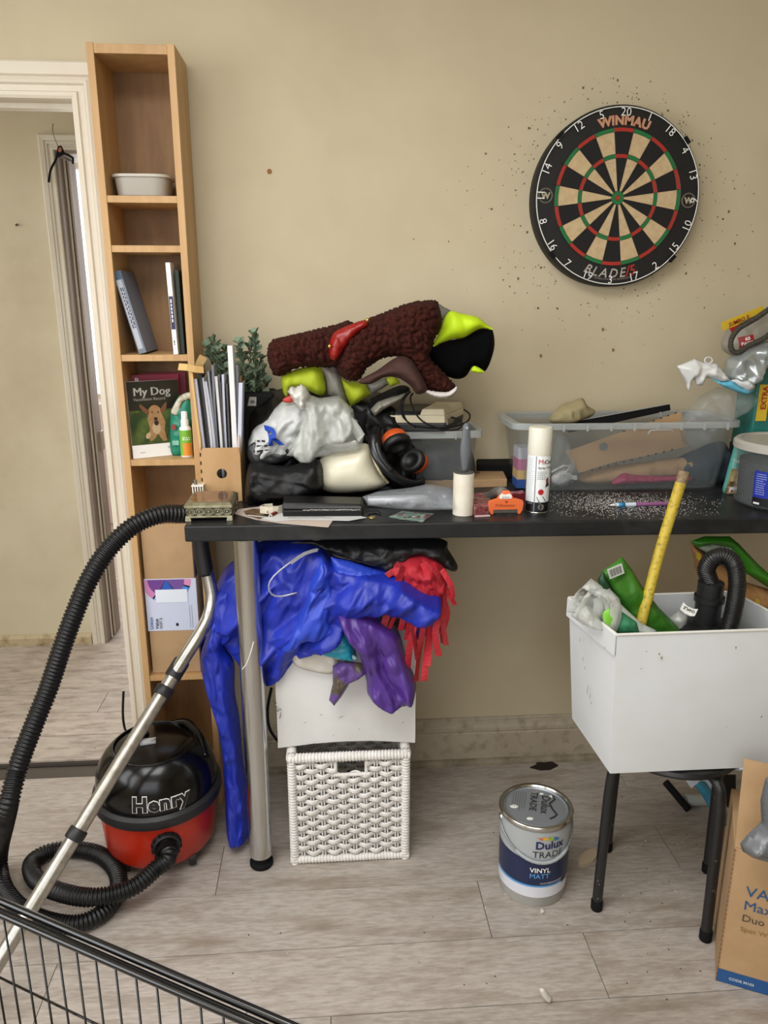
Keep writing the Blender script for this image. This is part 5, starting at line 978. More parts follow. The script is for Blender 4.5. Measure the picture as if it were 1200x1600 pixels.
def addsolid(o, th=.003):
    m = o.modifiers.new('solid', 'SOLIDIFY'); m.thickness = th; m.offset = -1; return o
wx0, wx1, wyf, wz0, wz1 = P(433, 1165, y=-.405).x, P(651, 1160, y=-.405).x, -.405, .331, .655
t = thing('fabric_box', 'soft white fabric storage box balanced on the wicker basket', 'box', ((wx0+wx1)/2, -.25, wz0))
addsolid(link('box_shell', *softbox(wx0+.002, wx1-.004, wyf, -.10, wz0, wz1, 3, .012, .010), FB, t, smooth=True, ang=50))
link('folded_flap', *puff([(456, 1022), (470, 1010), (510, 1012), (530, 1030), (522, 1052), (490, 1050), (462, 1040)], -.425, .008, .006, R=.012, res=.005, hfn=cr(4, .03, .006)), M('c9c3b8', .7), t, smooth=True)
G = []; rn = random.Random(9)
for (a, b) in ((432, 1098), (434, 1104), (438, 1110), (431, 1108), (439, 1118)):
    p = P(a, b, y=-.412); G.append(tube([p, p+Vector((rn.uniform(-.008, .008), 0, rn.uniform(-.012, .012))), p+Vector((rn.uniform(-.012, .012), -.001, rn.uniform(-.01, .01)))], .0006, 4))
for (a_, b_, l_) in ((500, 1118, .006), (530, 1122, .010), (560, 1140, .004), (605, 1112, .008), (618, 1108, .006), (520, 1150, .004), (475, 1130, .005), (628, 1130, .005)):
    p = P(a_, b_, y=-.4165); G.append(tube([p, p+Vector((l_, .001, l_*.5))], .0005, 4, smooth=False))
link('pen_scribble', *join(*G), M('2a2a2c', .7), t)
# the heap of clothes
BLU = M('1b2fa6', .46, c2='172892', ns=12, spec=.5, bump=.45, bs=22, stretch=(1.8, 1, .6)); BLU2 = M('2440b4', .46, spec=.5, bump=.45, bs=22, stretch=(1.8, 1, .6)); PUR = M('4b2a80', .42, spec=.6, bump=.45, bs=24, stretch=(1.8, 1, .6)); REDC = M('a81727', .7); CY = M('1f94ad', .35)
ny = lambda s, c=.04, am=.03, an=1.6, ag=.3: cr(s, c, am, an, ag, 3)
t = thing('blue_jacket', 'shiny royal blue nylon jacket spilling off the fabric box with a hanging sleeve', 'jacket', P(440, 960, y=-.35))
link('jacket_body', *puff([(330, 975), (336, 925), (350, 890), (375, 868), (400, 848), (440, 843), (500, 846), (522, 868), (560, 878), (620, 895), (668, 925), (690, 938), (668, 968), (620, 958), (570, 950), (545, 962), (535, 990), (500, 1005), (470, 1022), (445, 1048), (415, 1062), (404, 1030), (375, 1027), (352, 1000)], -.385, .033, .035, tilt=(-.36, 0), R=.05, res=.0045, hfn=ny(71, .055, .055, .38, -.6)), BLU, t, smooth=True)
link('sleeve', *puff([(338, 930), (356, 912), (372, 918), (374, 950), (356, 990), (352, 1010), (366, 1035), (367, 1080), (374, 1120), (379, 1180), (386, 1240), (389, 1302), (378, 1312), (360, 1313), (354, 1300), (350, 1220), (346, 1170), (336, 1120), (322, 1078), (313, 1032), (325, 985)], -.352, .02, .018, R=.03, res=.004, hfn=ny(72, .035, .026, .35, .08)), BLU, t, smooth=True)
link('jacket_fold', *puff([(500, 865), (515, 880), (524, 920), (518, 960), (528, 980), (500, 1000), (478, 1000), (462, 1015), (440, 1018), (450, 990), (470, 950), (484, 900)], -.455, .018, .02, R=.025, res=.0045, hfn=ny(73, .035, .030, .35, -.5)), BLU2, t, smooth=True)
link('jacket_flap', *puffa([(517, 870), (545, 876), (580, 888), (618, 900), (640, 912), (605, 930), (560, 926), (524, 925)], -.468, .012, .012, R=.02, res=.0045, hfn=ny(74, .04, .010)), BLU2, t, smooth=True)
link('piping', *tube([P(523, 926, y=-.485), P(560, 927, y=-.487), P(602, 930, y=-.485)], .0016, 6), M('c9cdd6', .4), t, smooth=True)
link('piping', *tube([P(498, 858, y=-.475), P(476, 864, y=-.48), P(452, 880, y=-.485), P(428, 900, y=-.485), P(420, 915, y=-.485), P(424, 928, y=-.48), P(438, 932, y=-.475), P(464, 926, y=-.47)], .0022, 8), M('a9acb4', .3, .3), t, smooth=True)
link('zip_tape', *strip([P(496, 859, y=-.478), P(476, 865, y=-.484), P(454, 880, y=-.489)], (.001, 0, .004), .0008), M('8f9298', .4), t)
link('collar_band', *puffa([(575, 948), (600, 940), (625, 930), (640, 938), (612, 950), (590, 960)], -.49, .006, .006, R=.01, res=.004), M('c2c6d4', .45), t, smooth=True)
o = link('black_jacket', *puff([(455, 848), (520, 843), (600, 843), (690, 843), (700, 858), (715, 884), (708, 893), (680, 880), (650, 868), (630, 880), (605, 895), (590, 885), (555, 876), (520, 866), (490, 852)], -.43, .03, .10, R=.03, res=.0045, hfn=ny(75, .03, .014)), M('0e0e10', .55), smooth=True); tag(o, 'black quilted garment squeezed under the worktop on top of the clothes', 'garment')
t = thing('purple_trousers', 'purple nylon trousers hanging over the front of the fabric box', 'trousers', P(590, 1020, y=-.46))
link('leg', *puff([(524, 950), (545, 942), (570, 950), (600, 966), (622, 985), (636, 1030), (650, 1065), (644, 1092), (612, 1106), (590, 1100), (575, 1085), (572, 1060), (560, 1020), (548, 1000), (535, 985)], -.462, .024, .015, R=.03, res=.0045, hfn=ny(76, .035, .034, .35, .35)), PUR, t, smooth=True)
link('leg', *puffa([(520, 1040), (538, 1032), (552, 1034), (568, 1036), (580, 1046), (560, 1062), (546, 1068), (534, 1088), (522, 1103), (514, 1094), (520, 1068)], -.452, .010, .008, R=.012, res=.004, hfn=ny(77, .02, .010, .6)), M('5a3f80', .45, c2='4e4436', ns=18, lo=.52, hi=.56), t, smooth=True)
link('waistband', *puff([(524, 950), (545, 940), (570, 944), (590, 956), (586, 968), (560, 966), (540, 972), (528, 966)], -.482, .010, .008, R=.012, res=.004, hfn=lambda u, v: .004*np.abs(np.sin(u*260+v*60))), PUR, t, smooth=True)
link('leg_side', *puff([(640, 968), (664, 958), (678, 965), (674, 985), (655, 1000), (640, 990)], -.44, .015, .01, R=.02, res=.005, hfn=ny(79, .03, .014)), PUR, t, smooth=True)
t = thing('cyan_swim_bag', 'cyan plastic-coated drawstring pouch between jacket and trousers', 'pouch', P(525, 1015, y=-.44))
link('pouch_body', *puff([(484, 1010), (505, 995), (525, 982), (545, 990), (556, 1020), (554, 1032), (520, 1028), (500, 1022)], -.438, .014, .01, R=.02, res=.0045, hfn=ny(80, .03, .012)), CY, t, smooth=True); link('toggle', *lathe([(0, -.008), (.006, -.006), (.006, .006), (0, .008)], P(523, 1000, y=-.462), 12), MATTBLACK, t, smooth=True); link('clear_seam', *puff([(524, 1022), (554, 1024), (555, 1032), (524, 1030)], -.457, .003, .003, R=.005, res=.004), M('9fc4c9', .3), t, smooth=True)
# red fringed garment: each strip on its own
t = thing('fringed_garment', 'bright red garment with a long cut fringe hanging at the right of the clothes', 'garment', P(650, 950, y=-.46))
link('gathered_cloth', *puff([(602, 880), (630, 870), (668, 868), (690, 880), (700, 905), (690, 940), (672, 960), (650, 960), (640, 935), (630, 912), (612, 900)], -.452, .022, .02, R=.03, res=.0045, hfn=ny(81, .02, .022, .5)), REDC, t, smooth=True)
fr = [[(630, 885), (622, 910), (612, 940), (598, 982)], [(638, 888), (632, 920), (622, 950), (607, 985)], [(645, 890), (640, 930), (632, 960), (626, 985)], [(625, 880), (615, 892), (604, 900)], [(650, 880), (648, 930), (640, 970), (636, 1000)], [(655, 900), (650, 960), (640, 1010), (636, 1060)], [(662, 905), (662, 970), (655, 1020), (650, 1065)], [(668, 900), (672, 960), (668, 1010), (662, 1064)], [(675, 880), (690, 910), (702, 930), (711, 945)], [(680, 890), (695, 930), (692, 970), (697, 1008)], [(678, 900), (688, 950), (680, 990), (686, 1025)], [(690, 890), (705, 915), (708, 935)], [(670, 890), (684, 940), (690, 975), (694, 1005)], [(660, 880), (676, 920), (668, 960), (660, 985)], [(645, 905), (630, 945), (618, 965)], [(652, 900), (640, 950), (648, 1000), (652, 1030)], [(665, 930), (672, 980), (668, 1040)], [(690, 930), (700, 960), (690, 990)]]
rn = random.Random(6)
for k, pth in enumerate(fr):
    y = -.475-rn.uniform(0, .022); link('fringe_strip', *strip([P(a, b, y=y-.006*math.sin(i*2+k)) for i, (a, b) in enumerate(pth)], (.0068+rn.uniform(-.001, .0018), .001, 0), .0005, wob=.55, seed=k), M('b81c2c', .65) if k % 3 else M('94131f', .65), t)
o = link('black_strap', *tube([P(424, 1075, y=-.30), P(418, 1110, y=-.30), P(422, 1140, y=-.30), P(440, 1165, y=-.28)], .004, 8), MATTBLACK); tag(o, 'black strap hanging between the chrome leg and the fabric box', 'strap')
# ================================================================ VACUUM CLEANER
VC = Vector((-.477, -.335, 0)); th = .22
t = thing('vacuum_cleaner', 'red and black tub vacuum cleaner with coiled hose and chrome wand', 'vacuum cleaner', VC)
RED = M('b3280f', .35, c2='a3220c', ns=6, coat=.2); GB = M('050506', .2, spec=.4)
link('tub', *lathe([(.10, .028), (.136, .034), (.146, .05), (.151, .12), (.154, .176), (0, .176)], VC, 64), RED, t, smooth=True, ang=40)
link('rim', *lathe([(.154, .168), (.166, .170), (.169, .178), (.168, .196), (.160, .204), (.152, .204)], VC, 64), M('1c1c1e', .5), t, smooth=True, ang=40)
dome = link('motor_cover', *lathe([(.156, .200), (.158, .215), (.155, .245), (.146, .275), (.130, .300), (.112, .318), (.108, .320), (.104, .316), (.100, .318), (.07, .328), (.03, .332), (0, .333)], VC, 64), GB, t, smooth=True, ang=50)
link('carry_handle', *tube([VC+Vector((.03, .10, .310)), VC+Vector((.07, .085, .324)), VC+Vector((.115, .03, .312)), VC+Vector((.135, -.02, .280))], .012, 10), GB, t, smooth=True)
link('lid_ring', *tube([VC+Vector((.106*math.cos(i*PI/24), .106*math.sin(i*PI/24), .319)) for i in range(48)], .003, 6, smooth=False, closed=True), GB, t, smooth=True)
link('switch', *obox(VC+Vector((-.01, -.02, .335)), (.020, .004, 0), (-.002, .011, 0), (0, 0, .004)), M('a9aaab', .4, c2='4a4a4c', ns=50), dome, bev=.002)
link('cable_winder', *lathe([(0, 0), (.014, 0), (.013, .008), (0, .009)], VC+Vector((-.03, .02, .330)), 20), GB, dome, smooth=True, ang=40)
def dm(x, y, e):                                                    # lettering wrapped on the dome
    z = .222+y; r = float(np.interp(z, [.200, .215, .245, .275, .300], [.156, .158, .155, .146, .130]))+e; a = .27+x/.155; return VC+Vector((r*math.sin(a), -r*math.cos(a), z))
txt(t, 'Henry', .053, dm, INKW, e=.0020, bold=.07, align='CENTER', spacing=1.06); txt(t, 'Henry', .053, dm, INK, e=.0034, bold=.038, align='CENTER', spacing=1.06)
ia = .30; idr = Vector((math.sin(ia), -math.cos(ia), .0)); ic = VC+idr*.143+Vector((0, 0, .112))
link('inlet_collar', *lathe([(.037, -.004), (.038, .010), (.034, .020), (.030, .022), (.030, .016), (0, .012)], ic, 32, idr), M('18181a', .45), t, smooth=True, ang=40)
for k in range(14): a = 2*PI*k/14; u = Vector((0, 0, 1)); s_ = idr.cross(u); link('collar_rib', *obox(ic+idr*.012+(u*math.cos(a)+s_*math.sin(a))*.0365, idr*.007, (u*math.cos(a)+s_*math.sin(a))*.0015, (s_*math.cos(a)-u*math.sin(a))*.0022), MATTBLACK, t)
for (a, r) in ((.85, .125), (-.7, .12), (2.4, .12), (-2.4, .12)):
    c = VC+Vector((r*math.sin(a), -r*math.cos(a), 0))
    cs = link('castor_fork', *obox(c+Vector((0, 0, .044)), (.010, 0, 0), (0, .010, 0), (0, 0, .010)), MATTBLACK, t, bev=.002); link('wheel', *lathe([(.010, -.010), (.021, -.009), (.0225, 0), (.021, .009), (.010, .010)], c+Vector((0, 0, .0225)), 24, (1, .25, 0)), M('121213', .5), cs, smooth=True, ang=40)
HB = M('0a0a0b', .42, spec=.4)
hose = [P(318, 792, y=-.33), P(306, 800, y=-.36), P(285, 803, y=-.40), P(250, 804, y=-.43), P(208, 822, y=-.46), P(168, 860, y=-.49), P(138, 908, y=-.51), P(116, 960, y=-.53), P(96, 1015, y=-.55), P(76, 1075, y=-.57), P(52, 1135, y=-.60), P(28, 1200, y=-.63), P(8, 1280, y=-.66), P(-2, 1340, z=.06), P(6, 1388, z=.035), P(40, 1425, z=.024), P(85, 1442, z=.024), P(125, 1443, z=.024), P(162, 1425, z=.024), P(184, 1392, z=.024), P(182, 1362, z=.024), P(160, 1338, z=.024), P(125, 1328, z=.024), P(80, 1330, z=.024), P(50, 1348, z=.026), P(56, 1374, z=.04), P(88, 1392, z=.064), P(135, 1402, z=.070), P(180, 1397, z=.068), P(215, 1382, z=.075), P(245, 1356, z=.09), ic+idr*.055+Vector((0, 0, -.005)), ic+idr*.014]
link('hose', *tube(hose, .0205, 14, step=.00165, ribs=(.0088, .10)), HB, t, smooth=True)
link('hose_cuff', *tube([ic+idr*.020, ic+idr*.038+Vector((0, 0, -.002))], .024, 20, smooth=False), HB, t, smooth=True, ang=40)
wt, wb_ = P(268, 1060, y=-.445), P(-62, 1600, z=.05)
wand = link('wand_bend', *tube([P(316, 862, y=-.335), P(326, 905, y=-.345), P(331, 935, y=-.355), P(326, 962, y=-.37), P(312, 990, y=-.395), P(290, 1025, y=-.42), wt], .0165, 20, step=.006), STEEL, t, smooth=True)
link('hand_grip', *tube([P(310, 800, y=-.335), P(314, 850, y=-.335), P(322, 898, y=-.342)], .020, 18), M('141415', .5), t, smooth=True)
link('wand_tube', *tube([wt, wb_], .0165, 24, smooth=False), M('b3afa6', .33, .85, c2='9d998f', ns=40), t, smooth=True, ang=60)
def along(q, w_, r, m=None, nm='wand_collar'): 
    p = wt.lerp(wb_, q); d = (wb_-wt).normalized()*w_; link(nm, *tube([p-d, p-d*.8, p+d*.8, p+d], lambda s: r if .1 < s < .9 else r*.93, 24, smooth=False), m or M('161617', .5), t, smooth=True, ang=40)
L0 = (wb_-wt).length; along(-.026/L0*1.0, .024, .0205); along(.035/L0*1.0, .012, .0215)
q = min(((P(118, 1303, y=-.6)-wt).length/L0), .5); 
best = min(range(100), key=lambda k: abs((lambda v: 800-FPX*v.dot(UX)/v.dot(FX))(wt.lerp(wb_, k/100)-CAM)-1303)); along(best/100, .013, .021)
link('floor_head', *hexa([wb_+Vector((-.13, -.05, -.048)), wb_+Vector((.05, -.13, -.048)), wb_+Vector((.07, -.06, -.048)), wb_+Vector((-.11, .03, -.048))], [wb_+Vector((-.12, -.04, -.01)), wb_+Vector((.04, -.11, -.01)), wb_+Vector((.06, -.06, -.01)), wb_+Vector((-.10, .02, -.01))]), MATTBLACK, t, bev=.006)
# ================================================================ PAINT CAN
pc = Vector((.503, -.553, 0)); r = .0885; ph = .232
t = thing('paint_can', 'metal-topped paint can with grey, navy and white bands standing on the floor', 'paint can', pc)
GY = M('a5aaab', .35); link('can_body', *lathe([(r*.93, 0), (r*.95, .003), (r, ph-.012), (r+.002, ph-.008), (r-.001, ph-.004), (r-.004, ph-.02), (0, ph-.02)], pc, 72), M('b3b3ae', .3, 0, .93, c2='a5a5a0', ns=8), t, smooth=True, ang=40)
tp = .05*r/ph
f = lambda x, y, e: Vector((pc.x+(r*(.952+.048*y/ph)+e+.0006)*math.sin(.04+x/r), pc.y-(r*(.952+.048*y/ph)+e+.0006)*math.cos(.04+x/r), y))
def band(nm, z0f, z1f, m, e=0, n=72, a0=-PI, a1=PI):
    V, F = [], []
    for i in range(n+1):
        a = a0+(a1-a0)*i/n; x = a*r
        for zf in (z0f, z1f): V.append(f(x, zf(a) if callable(zf) else zf, e))
    for i in range(n): F.append((2*i, 2*i+2, 2*i+3, 2*i+1))
    return link(nm, V, F, m, t, smooth=True)
wv = lambda a: .148-.010*math.sin(a*.9+.3)
band('white_band', .030, .066, M('d3d5dd', .4)); band('light_blue_band', lambda a: .058+.003*math.cos(a), .068, M('4f93cf', .4), .0002); band('navy_band', .066, lambda a: .138+.006*abs(a)**1.3, M('1a2548', .35), .0003); band('grey_band', lambda a: .137+.006*abs(a)**1.3, ph-.012, GY, .0001)
band('price_bar', .070, .0745, M('8f969f', .4), .0006, 12, -.1, .75); band('badge_panel', .058, .074, M('20232c', .4), .0008, 8, .62, .92)
link('seam_ring', *lathe([(r-.002, ph-.012), (r+.003, ph-.008), (r+.0035, ph), (r+.001, ph+.003), (r-.005, ph+.002), (r-.008, ph-.004), (r-.012, ph-.004)], pc, 72, caps=False), CHROME, t, smooth=True, ang=50)
lid = link('lid', *lathe([(r-.008, ph-.005), (r-.011, ph-.001), (r-.014, ph-.0045), (r-.018, ph-.0035), (0, ph-.0035)], pc, 72), M('8d9194', .35, .4), t, smooth=True, ang=30)
g = pm(pc+Vector((0, 0, ph-.003)), (-.32, -.95, 0), (.95, -.32, 0)); DG = M('2c2f33', .5)
txt(lid, 'Dulux', .030, lambda x, y, e: g(-.05+x, .012+y, e), DG, bold=.01); txt(lid, 'TRADE', .025, lambda x, y, e: g(-.058+x, -.016+y, e), DG, bold=.01); lines(lid, g, -.05, -.030, .08, 6, .006, M('5c6064', .5), .0016)
link('printed_flourish', *strip([g(-.055, .038, .0006), g(-.04, .044, .0006), g(-.02, .032, .0006), g(.0, .040, .0006), g(.02, .052, .0006), g(.04, .036, .0006)], (.0018, .0018, 0), .0002), DG, lid)
for (a_, b_, s_) in ((-.5, -.9, 1.2), (.9, .75, 1.), (-1.0, .1, 1.5), (.5, 1.0, .8)):
    link('paint_splash', *puff([(pc.x+.0+.055*a_+s_*.007*math.cos(q), .5+s_*.0035*math.sin(q)) for q in [i*PI/5 for i in range(10)]], 0, .0004, .0004, px=False, R=.003, res=.003), WHITEP, lid)
    m = bpy.data.objects[-1] if False else None
for o in [o for o in lid.children if o.name.startswith('paint_splash')]:
    for i_, v in enumerate(o.data.vertices):                         # lay the splash flat on the lid
        w_ = v.co+Vector(pc); zz = w_.z-.5; yy = w_.y; v.co = Vector((w_.x, pc.y+.055*([-.9, .75, .1, 1.0][[q for q in lid.children if q.name.startswith('paint_splash')].index(o)])*.9+zz*1.4, ph-.003-yy*1.0))-Vector(pc)
txt(t, 'Dulux', .030, lambda x, y, e: f(-.026+x, .174+y, e), M('20245a', .4), e=.0012, bold=.03); txt(t, 'TRADE', .0255, lambda x, y, e: f(-.032+x, .149+y, e), M('1c1d2a', .4), e=.0012)
for k, (c_, m_) in enumerate((('c9502a', 0), ('d9a82c', 1), ('8faf3a', 2), ('3f6fa8', 3))):
    x = -.022+k*.014; dec(t, 'logo_swoosh', [(x-.004, .199+(.010 if k == 0 else .003*math.sin(k*1.4))), (x+.012, .197+.003*math.sin(k*1.4+1)), (x+.014, .203+.003*math.sin(k*1.4+1)), (x, .206+.004*math.sin(k))], f, M(c_, .4), e=.0012)
txt(t, 'VINYL', .019, lambda x, y, e: f(-.036+x, .105+y, e), INKW, e=.0012, bold=.012); txt(t, 'MATT', .019, lambda x, y, e: f(-.036+x, .088+y, e), M('5fa3dd', .4), e=.0012)
lines(t, f, -.034, .0710, .05, 1, .005, M('30343c', .4), .002)
hp = [pc+Vector((r*1.03*math.cos(a), -r*1.06*abs(math.sin(a))**1.0, .205-.066*abs(math.sin(a)))) for a in [PI+i*PI/20 for i in range(21)]]
link('bail_handle', *tube(hp, .0026, 8), M('7f8385', .4, .4), t, smooth=True); link('handle_grip', *tube(hp[5:16], .0045, 10), M('9aa0a2', .4), t, smooth=True)
for s in (-1, 1): link('handle_ear', *lathe([(0, 0), (.011, 0), (.010, .004), (0, .005)], pc+Vector((s*(r-.001), 0, .205)), 20, (s, 0, 0)), CHROME, t, smooth=True, ang=40)
# ================================================================ STOOL, BOX AND ITS CONTENTS
sc = Vector((.806, -.602, 0))
t = thing('stool', 'black round-seat stool with four bent tubular legs under the white box', 'stool', sc); SB = M('161617', .42, bump=.1, bs=80, c2='2a2a2a', ns=30, lo=.6, hi=.7)
link('seat', *lathe([(0, .424), (.135, .424), (.155, .430), (.160, .438), (.156, .446), (.14, .450), (0, .450)], sc, 64), SB, t, smooth=True, ang=40)
for (x, y) in ((.641, -.652), (.865, -.763), (.741, -.447), (.976, -.547)):
    ft = Vector((x, y, 0)); hd_ = sc+(ft-sc)*.55; ap_ = ft.lerp(sc, .03)
    lg = link('leg', *tube([(x, y, .014), ft.lerp(sc, .02)+Vector((0, 0, .20)), ft.lerp(sc, .05)+Vector((0, 0, .36)), ft.lerp(sc, .14)+Vector((0, 0, .410)), hd_+Vector((0, 0, .422))], .0125, 14), M('1b1b1c', .38, c2='8c8a84', ns=60, lo=.66, hi=.70), t, smooth=True)
    link('rubber_foot', *lathe([(.0125, 0), (.0145, .003), (.0145, .026), (.013, .029)], ft, 20), MATTBLACK, lg, smooth=True, ang=40)
bx = [Vector((.604, -.748, .4515)), Vector((.985, -.748, .4515)), Vector((.975, -.505, .4515)), Vector((.592, -.515, .4515))]
tx = [Vector((.592, -.748, .783)), Vector((.995, -.745, .783)), Vector((.955, -.530, .783)), Vector((.555, -.538, .783))]
t = thing('white_box', 'white cardboard-stiff storage box full of clutter standing on the stool', 'box', (.79, -.63, .4515))
WB = M('d3d6d7', .6, c2='cbcdcc', ns=2.5, bump=.03, bs=20)
WBL = WB
def panel(a, b, c, d, th, nm):                                       # quad panel subdivided, slightly dished, with thickness
    a, b, c, d = map(Vector, (a, b, c, d)); n = (b-a).cross(d-a).normalized(); V, F = [], []; N_ = 8
    for s in (0, 1):
        for j in range(N_+1):
            for i in range(N_+1):
                p = a.lerp(b, i/N_).lerp(d.lerp(c, i/N_), j/N_); V.append(p+n*(.004*math.sin(PI*i/N_)*math.sin(PI*j/N_)*1.0)-n*th*s)
    M_ = (N_+1)**2
    for j in range(N_):
        for i in range(N_): q = j*(N_+1)+i; F.append((q, q+1, q+N_+2, q+N_+1)); F.append((M_+q, M_+q+N_+1, M_+q+N_+2, M_+q+1))
    for i in range(N_):
        F.append((i, M_+i, M_+i+1, i+1)); q = N_*(N_+1)+i; F.append((q, q+1, M_+q+1, M_+q)); q = i*(N_+1); F.append((q, q+N_+1, M_+q+N_+1, M_+q)); q = q+N_; F.append((q, M_+q, M_+q+N_+1, q+N_+1))
    return link(nm, V, F, WB, t, smooth=True, ang=30)
panel(bx[0], bx[1], tx[1], tx[0], .003, 'front_panel'); panel(bx[1], bx[2], tx[2], tx[1], .003, 'side_panel'); panel(bx[2], bx[3], tx[3], tx[2], .003, 'back_panel'); panel(bx[3], bx[0], tx[0], tx[3], .003, 'side_panel')
link('base_panel', *hexa(bx, [p+Vector((0, 0, .003)) for p in bx]), WB, t)
rimt = [tube([tx[i]+Vector((0, 0, .0005)), tx[(i+1) % 4]+Vector((0, 0, .0005))], .003, 8, smooth=False) for i in range(4)]
link('rim_binding', *join(*rimt), M('dad9d2', .6), t)
for (a, b, s_) in ((1034, 1028, .004), (1010, 1018, .002), (1150, 1012, .003), (1030, 1022, .003), (1190, 1120, .003), (1135, 1136, .0015), (1002, 1045, .002)):
    y_ = -.7535 if a > 965 else None; p = P(a, b, y=-.7535) if y_ else P(a, b, x=.598)
    if y_: link('scuff', [p+Vector((s_*math.cos(q)*.6, 0, s_*math.sin(q))) for q in (0, 1, 2, 3, 4.2, 5.3)], [(0, 1, 2, 3, 4, 5)], M('9c8a6c', .8), t)
# contents
LFN = (bx[0]-bx[3]).cross(tx[3]-bx[3]).normalized()
LFN = -LFN if LFN.x > 0 else LFN
for (a_, b_, ln) in ((918, 1078, .016), (922, 1088, .008), (911, 1030, .007), (914, 1044, .005), (906, 1000, .006), (945, 1012, .004), (924, 1098, .005)):   # rubbed marks on the left side
    p = PP(a_, b_, bx[3]+LFN*.0052, LFN); link('scuff', [p+Vector((0, .0014, -ln)), p+Vector((0, -.0016, -ln*.3)), p+Vector((0, -.0005, ln)), p+Vector((0, .0019, ln*.2))], [(0, 1, 2, 3)], M('8f7f66', .8), t)
link('folded_cuff', *prism([tx[0]+Vector((-.0045, -.001, 0)), tx[3]+Vector((-.0035, .0, 0)), tx[3]+Vector((-.0035, 0, -.045))*1.0, tx[0]+Vector((-.0035, -.001, -.047))], (.0025, 0, 0)), WB, t)
o = link('yellow_pole', *tube([P(1069, 737, y=-.60), P(1030, 865, y=-.615), P(992, 1010, y=-.66), P(975, 1060, y=-.685)], .0118, 20, step=.02), M('c9b23c', .5, c2='b49a2c', ns=8, c3='6b5420', ns3=130), smooth=True)
t = thing('yellow_pole', 'scratched yellow broom pole leaning out of the white box', 'pole', Vector(o.location)); o.parent = t; o.location = (0, 0, 0); o.name = 'shaft'
p0, p1 = P(1069, 737, y=-.60), P(1064, 754, y=-.602); link('bare_wood_end', *tube([p0+(p0-p1).normalized()*.001, p1], .0122, 20, smooth=False), M('8f7a5c', .6, c2='5c4a38', ns=90), t, smooth=True, ang=40)
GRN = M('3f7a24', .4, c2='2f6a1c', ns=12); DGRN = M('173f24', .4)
t = thing('green_packet', 'long bright green packet with a barcode label leaning in the white box', 'packet', P(990, 930, y=-.62))
link('packet_body', *puffa([(940, 893), (958, 880), (972, 870), (986, 888), (1003, 916), (1030, 950), (1055, 975), (1064, 985), (1062, 1010), (1000, 1010), (975, 960), (950, 920)], -.615, .014, .014, R=.02, res=.005, hfn=cr(91, .04, .010)), GRN, t, smooth=True)
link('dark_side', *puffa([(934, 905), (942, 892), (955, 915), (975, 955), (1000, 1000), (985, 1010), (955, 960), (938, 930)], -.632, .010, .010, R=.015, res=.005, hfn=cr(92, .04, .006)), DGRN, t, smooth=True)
f = pm(P(952, 904, y=-.643), (1, 0, .42), (-.38, -.1, 1)); dec(t, 'barcode_label', rect(0, 0, .034, .026), f, M('c9ccc4', .5), e=.0035)
for k in range(13): dec(t, 'barcode_bar', rect(.003+k*.0022, .004, .003+k*.0022+(.0012 if k % 3 else .0007), .022), f, INK, e=.0042)
t = thing('green_white_wrapper', 'white and green patterned wrapper folded over the box rim', 'wrapper', P(960, 960, y=-.67))
link('white_edge', *puffa([(935, 915), (948, 925), (966, 940), (985, 958), (1004, 975), (1026, 985), (1022, 996), (985, 992), (950, 990), (938, 968)], -.665, .010, .010, R=.015, res=.004, hfn=cr(93, .03, .010)), M('c9d2cc', .4), t, smooth=True)
link('green_print', *puffa([(950, 945), (975, 958), (995, 972), (1000, 992), (965, 992), (952, 975)], -.684, .004, .006, R=.01, res=.004, hfn=cr(94, .03, .006)), M('3f8a62', .4, c2='2c7048', ns=40), t, smooth=True)
link('lime_patch', *puff([(942, 958), (958, 950), (966, 972), (955, 985), (945, 980)], -.692, .004, .006, R=.01, res=.004), M('7cbf3c', .4), t, smooth=True)
t = thing('film_bag', 'pale translucent film bag with loop handles bunched in the left corner of the white box', 'bag', P(915, 960, y=-.675))
link('bag_body', *puffa([(892, 962), (898, 945), (912, 938), (932, 952), (944, 975), (950, 990), (930, 984), (910, 976)], -.672, .012, .012, R=.02, res=.004, hfn=cr(95, .02, .022, .6, .5, 3)), POLYW, t, smooth=True)
for k, (pth, wv_) in enumerate((([(896, 958), (902, 938), (912, 920), (922, 914), (932, 922), (938, 940), (934, 965)], (.013, .004, .004)), ([(906, 965), (912, 945), (922, 930), (936, 926), (950, 935), (953, 955), (946, 985)], (.011, 0, .006)), ([(938, 930), (950, 928), (960, 940), (962, 962), (952, 990)], (.012, .004, .002)))):
    link('handle', *strip([P(a, b, y=-.68-.008*k) for a, b in pth], wv_, .0006, wob=.5, seed=k+20), POLYW, t, smooth=True)
link('film_scrap', *puffa([(1046, 965), (1060, 955), (1074, 960), (1078, 998), (1050, 1000)], -.60, .012, .02, R=.02, res=.005, hfn=cr(96, .03, .01)), POLYW, smooth=True); tag(bpy.data.objects['film_scrap'], 'small grey film scrap between green packet and black attachment', 'bag')
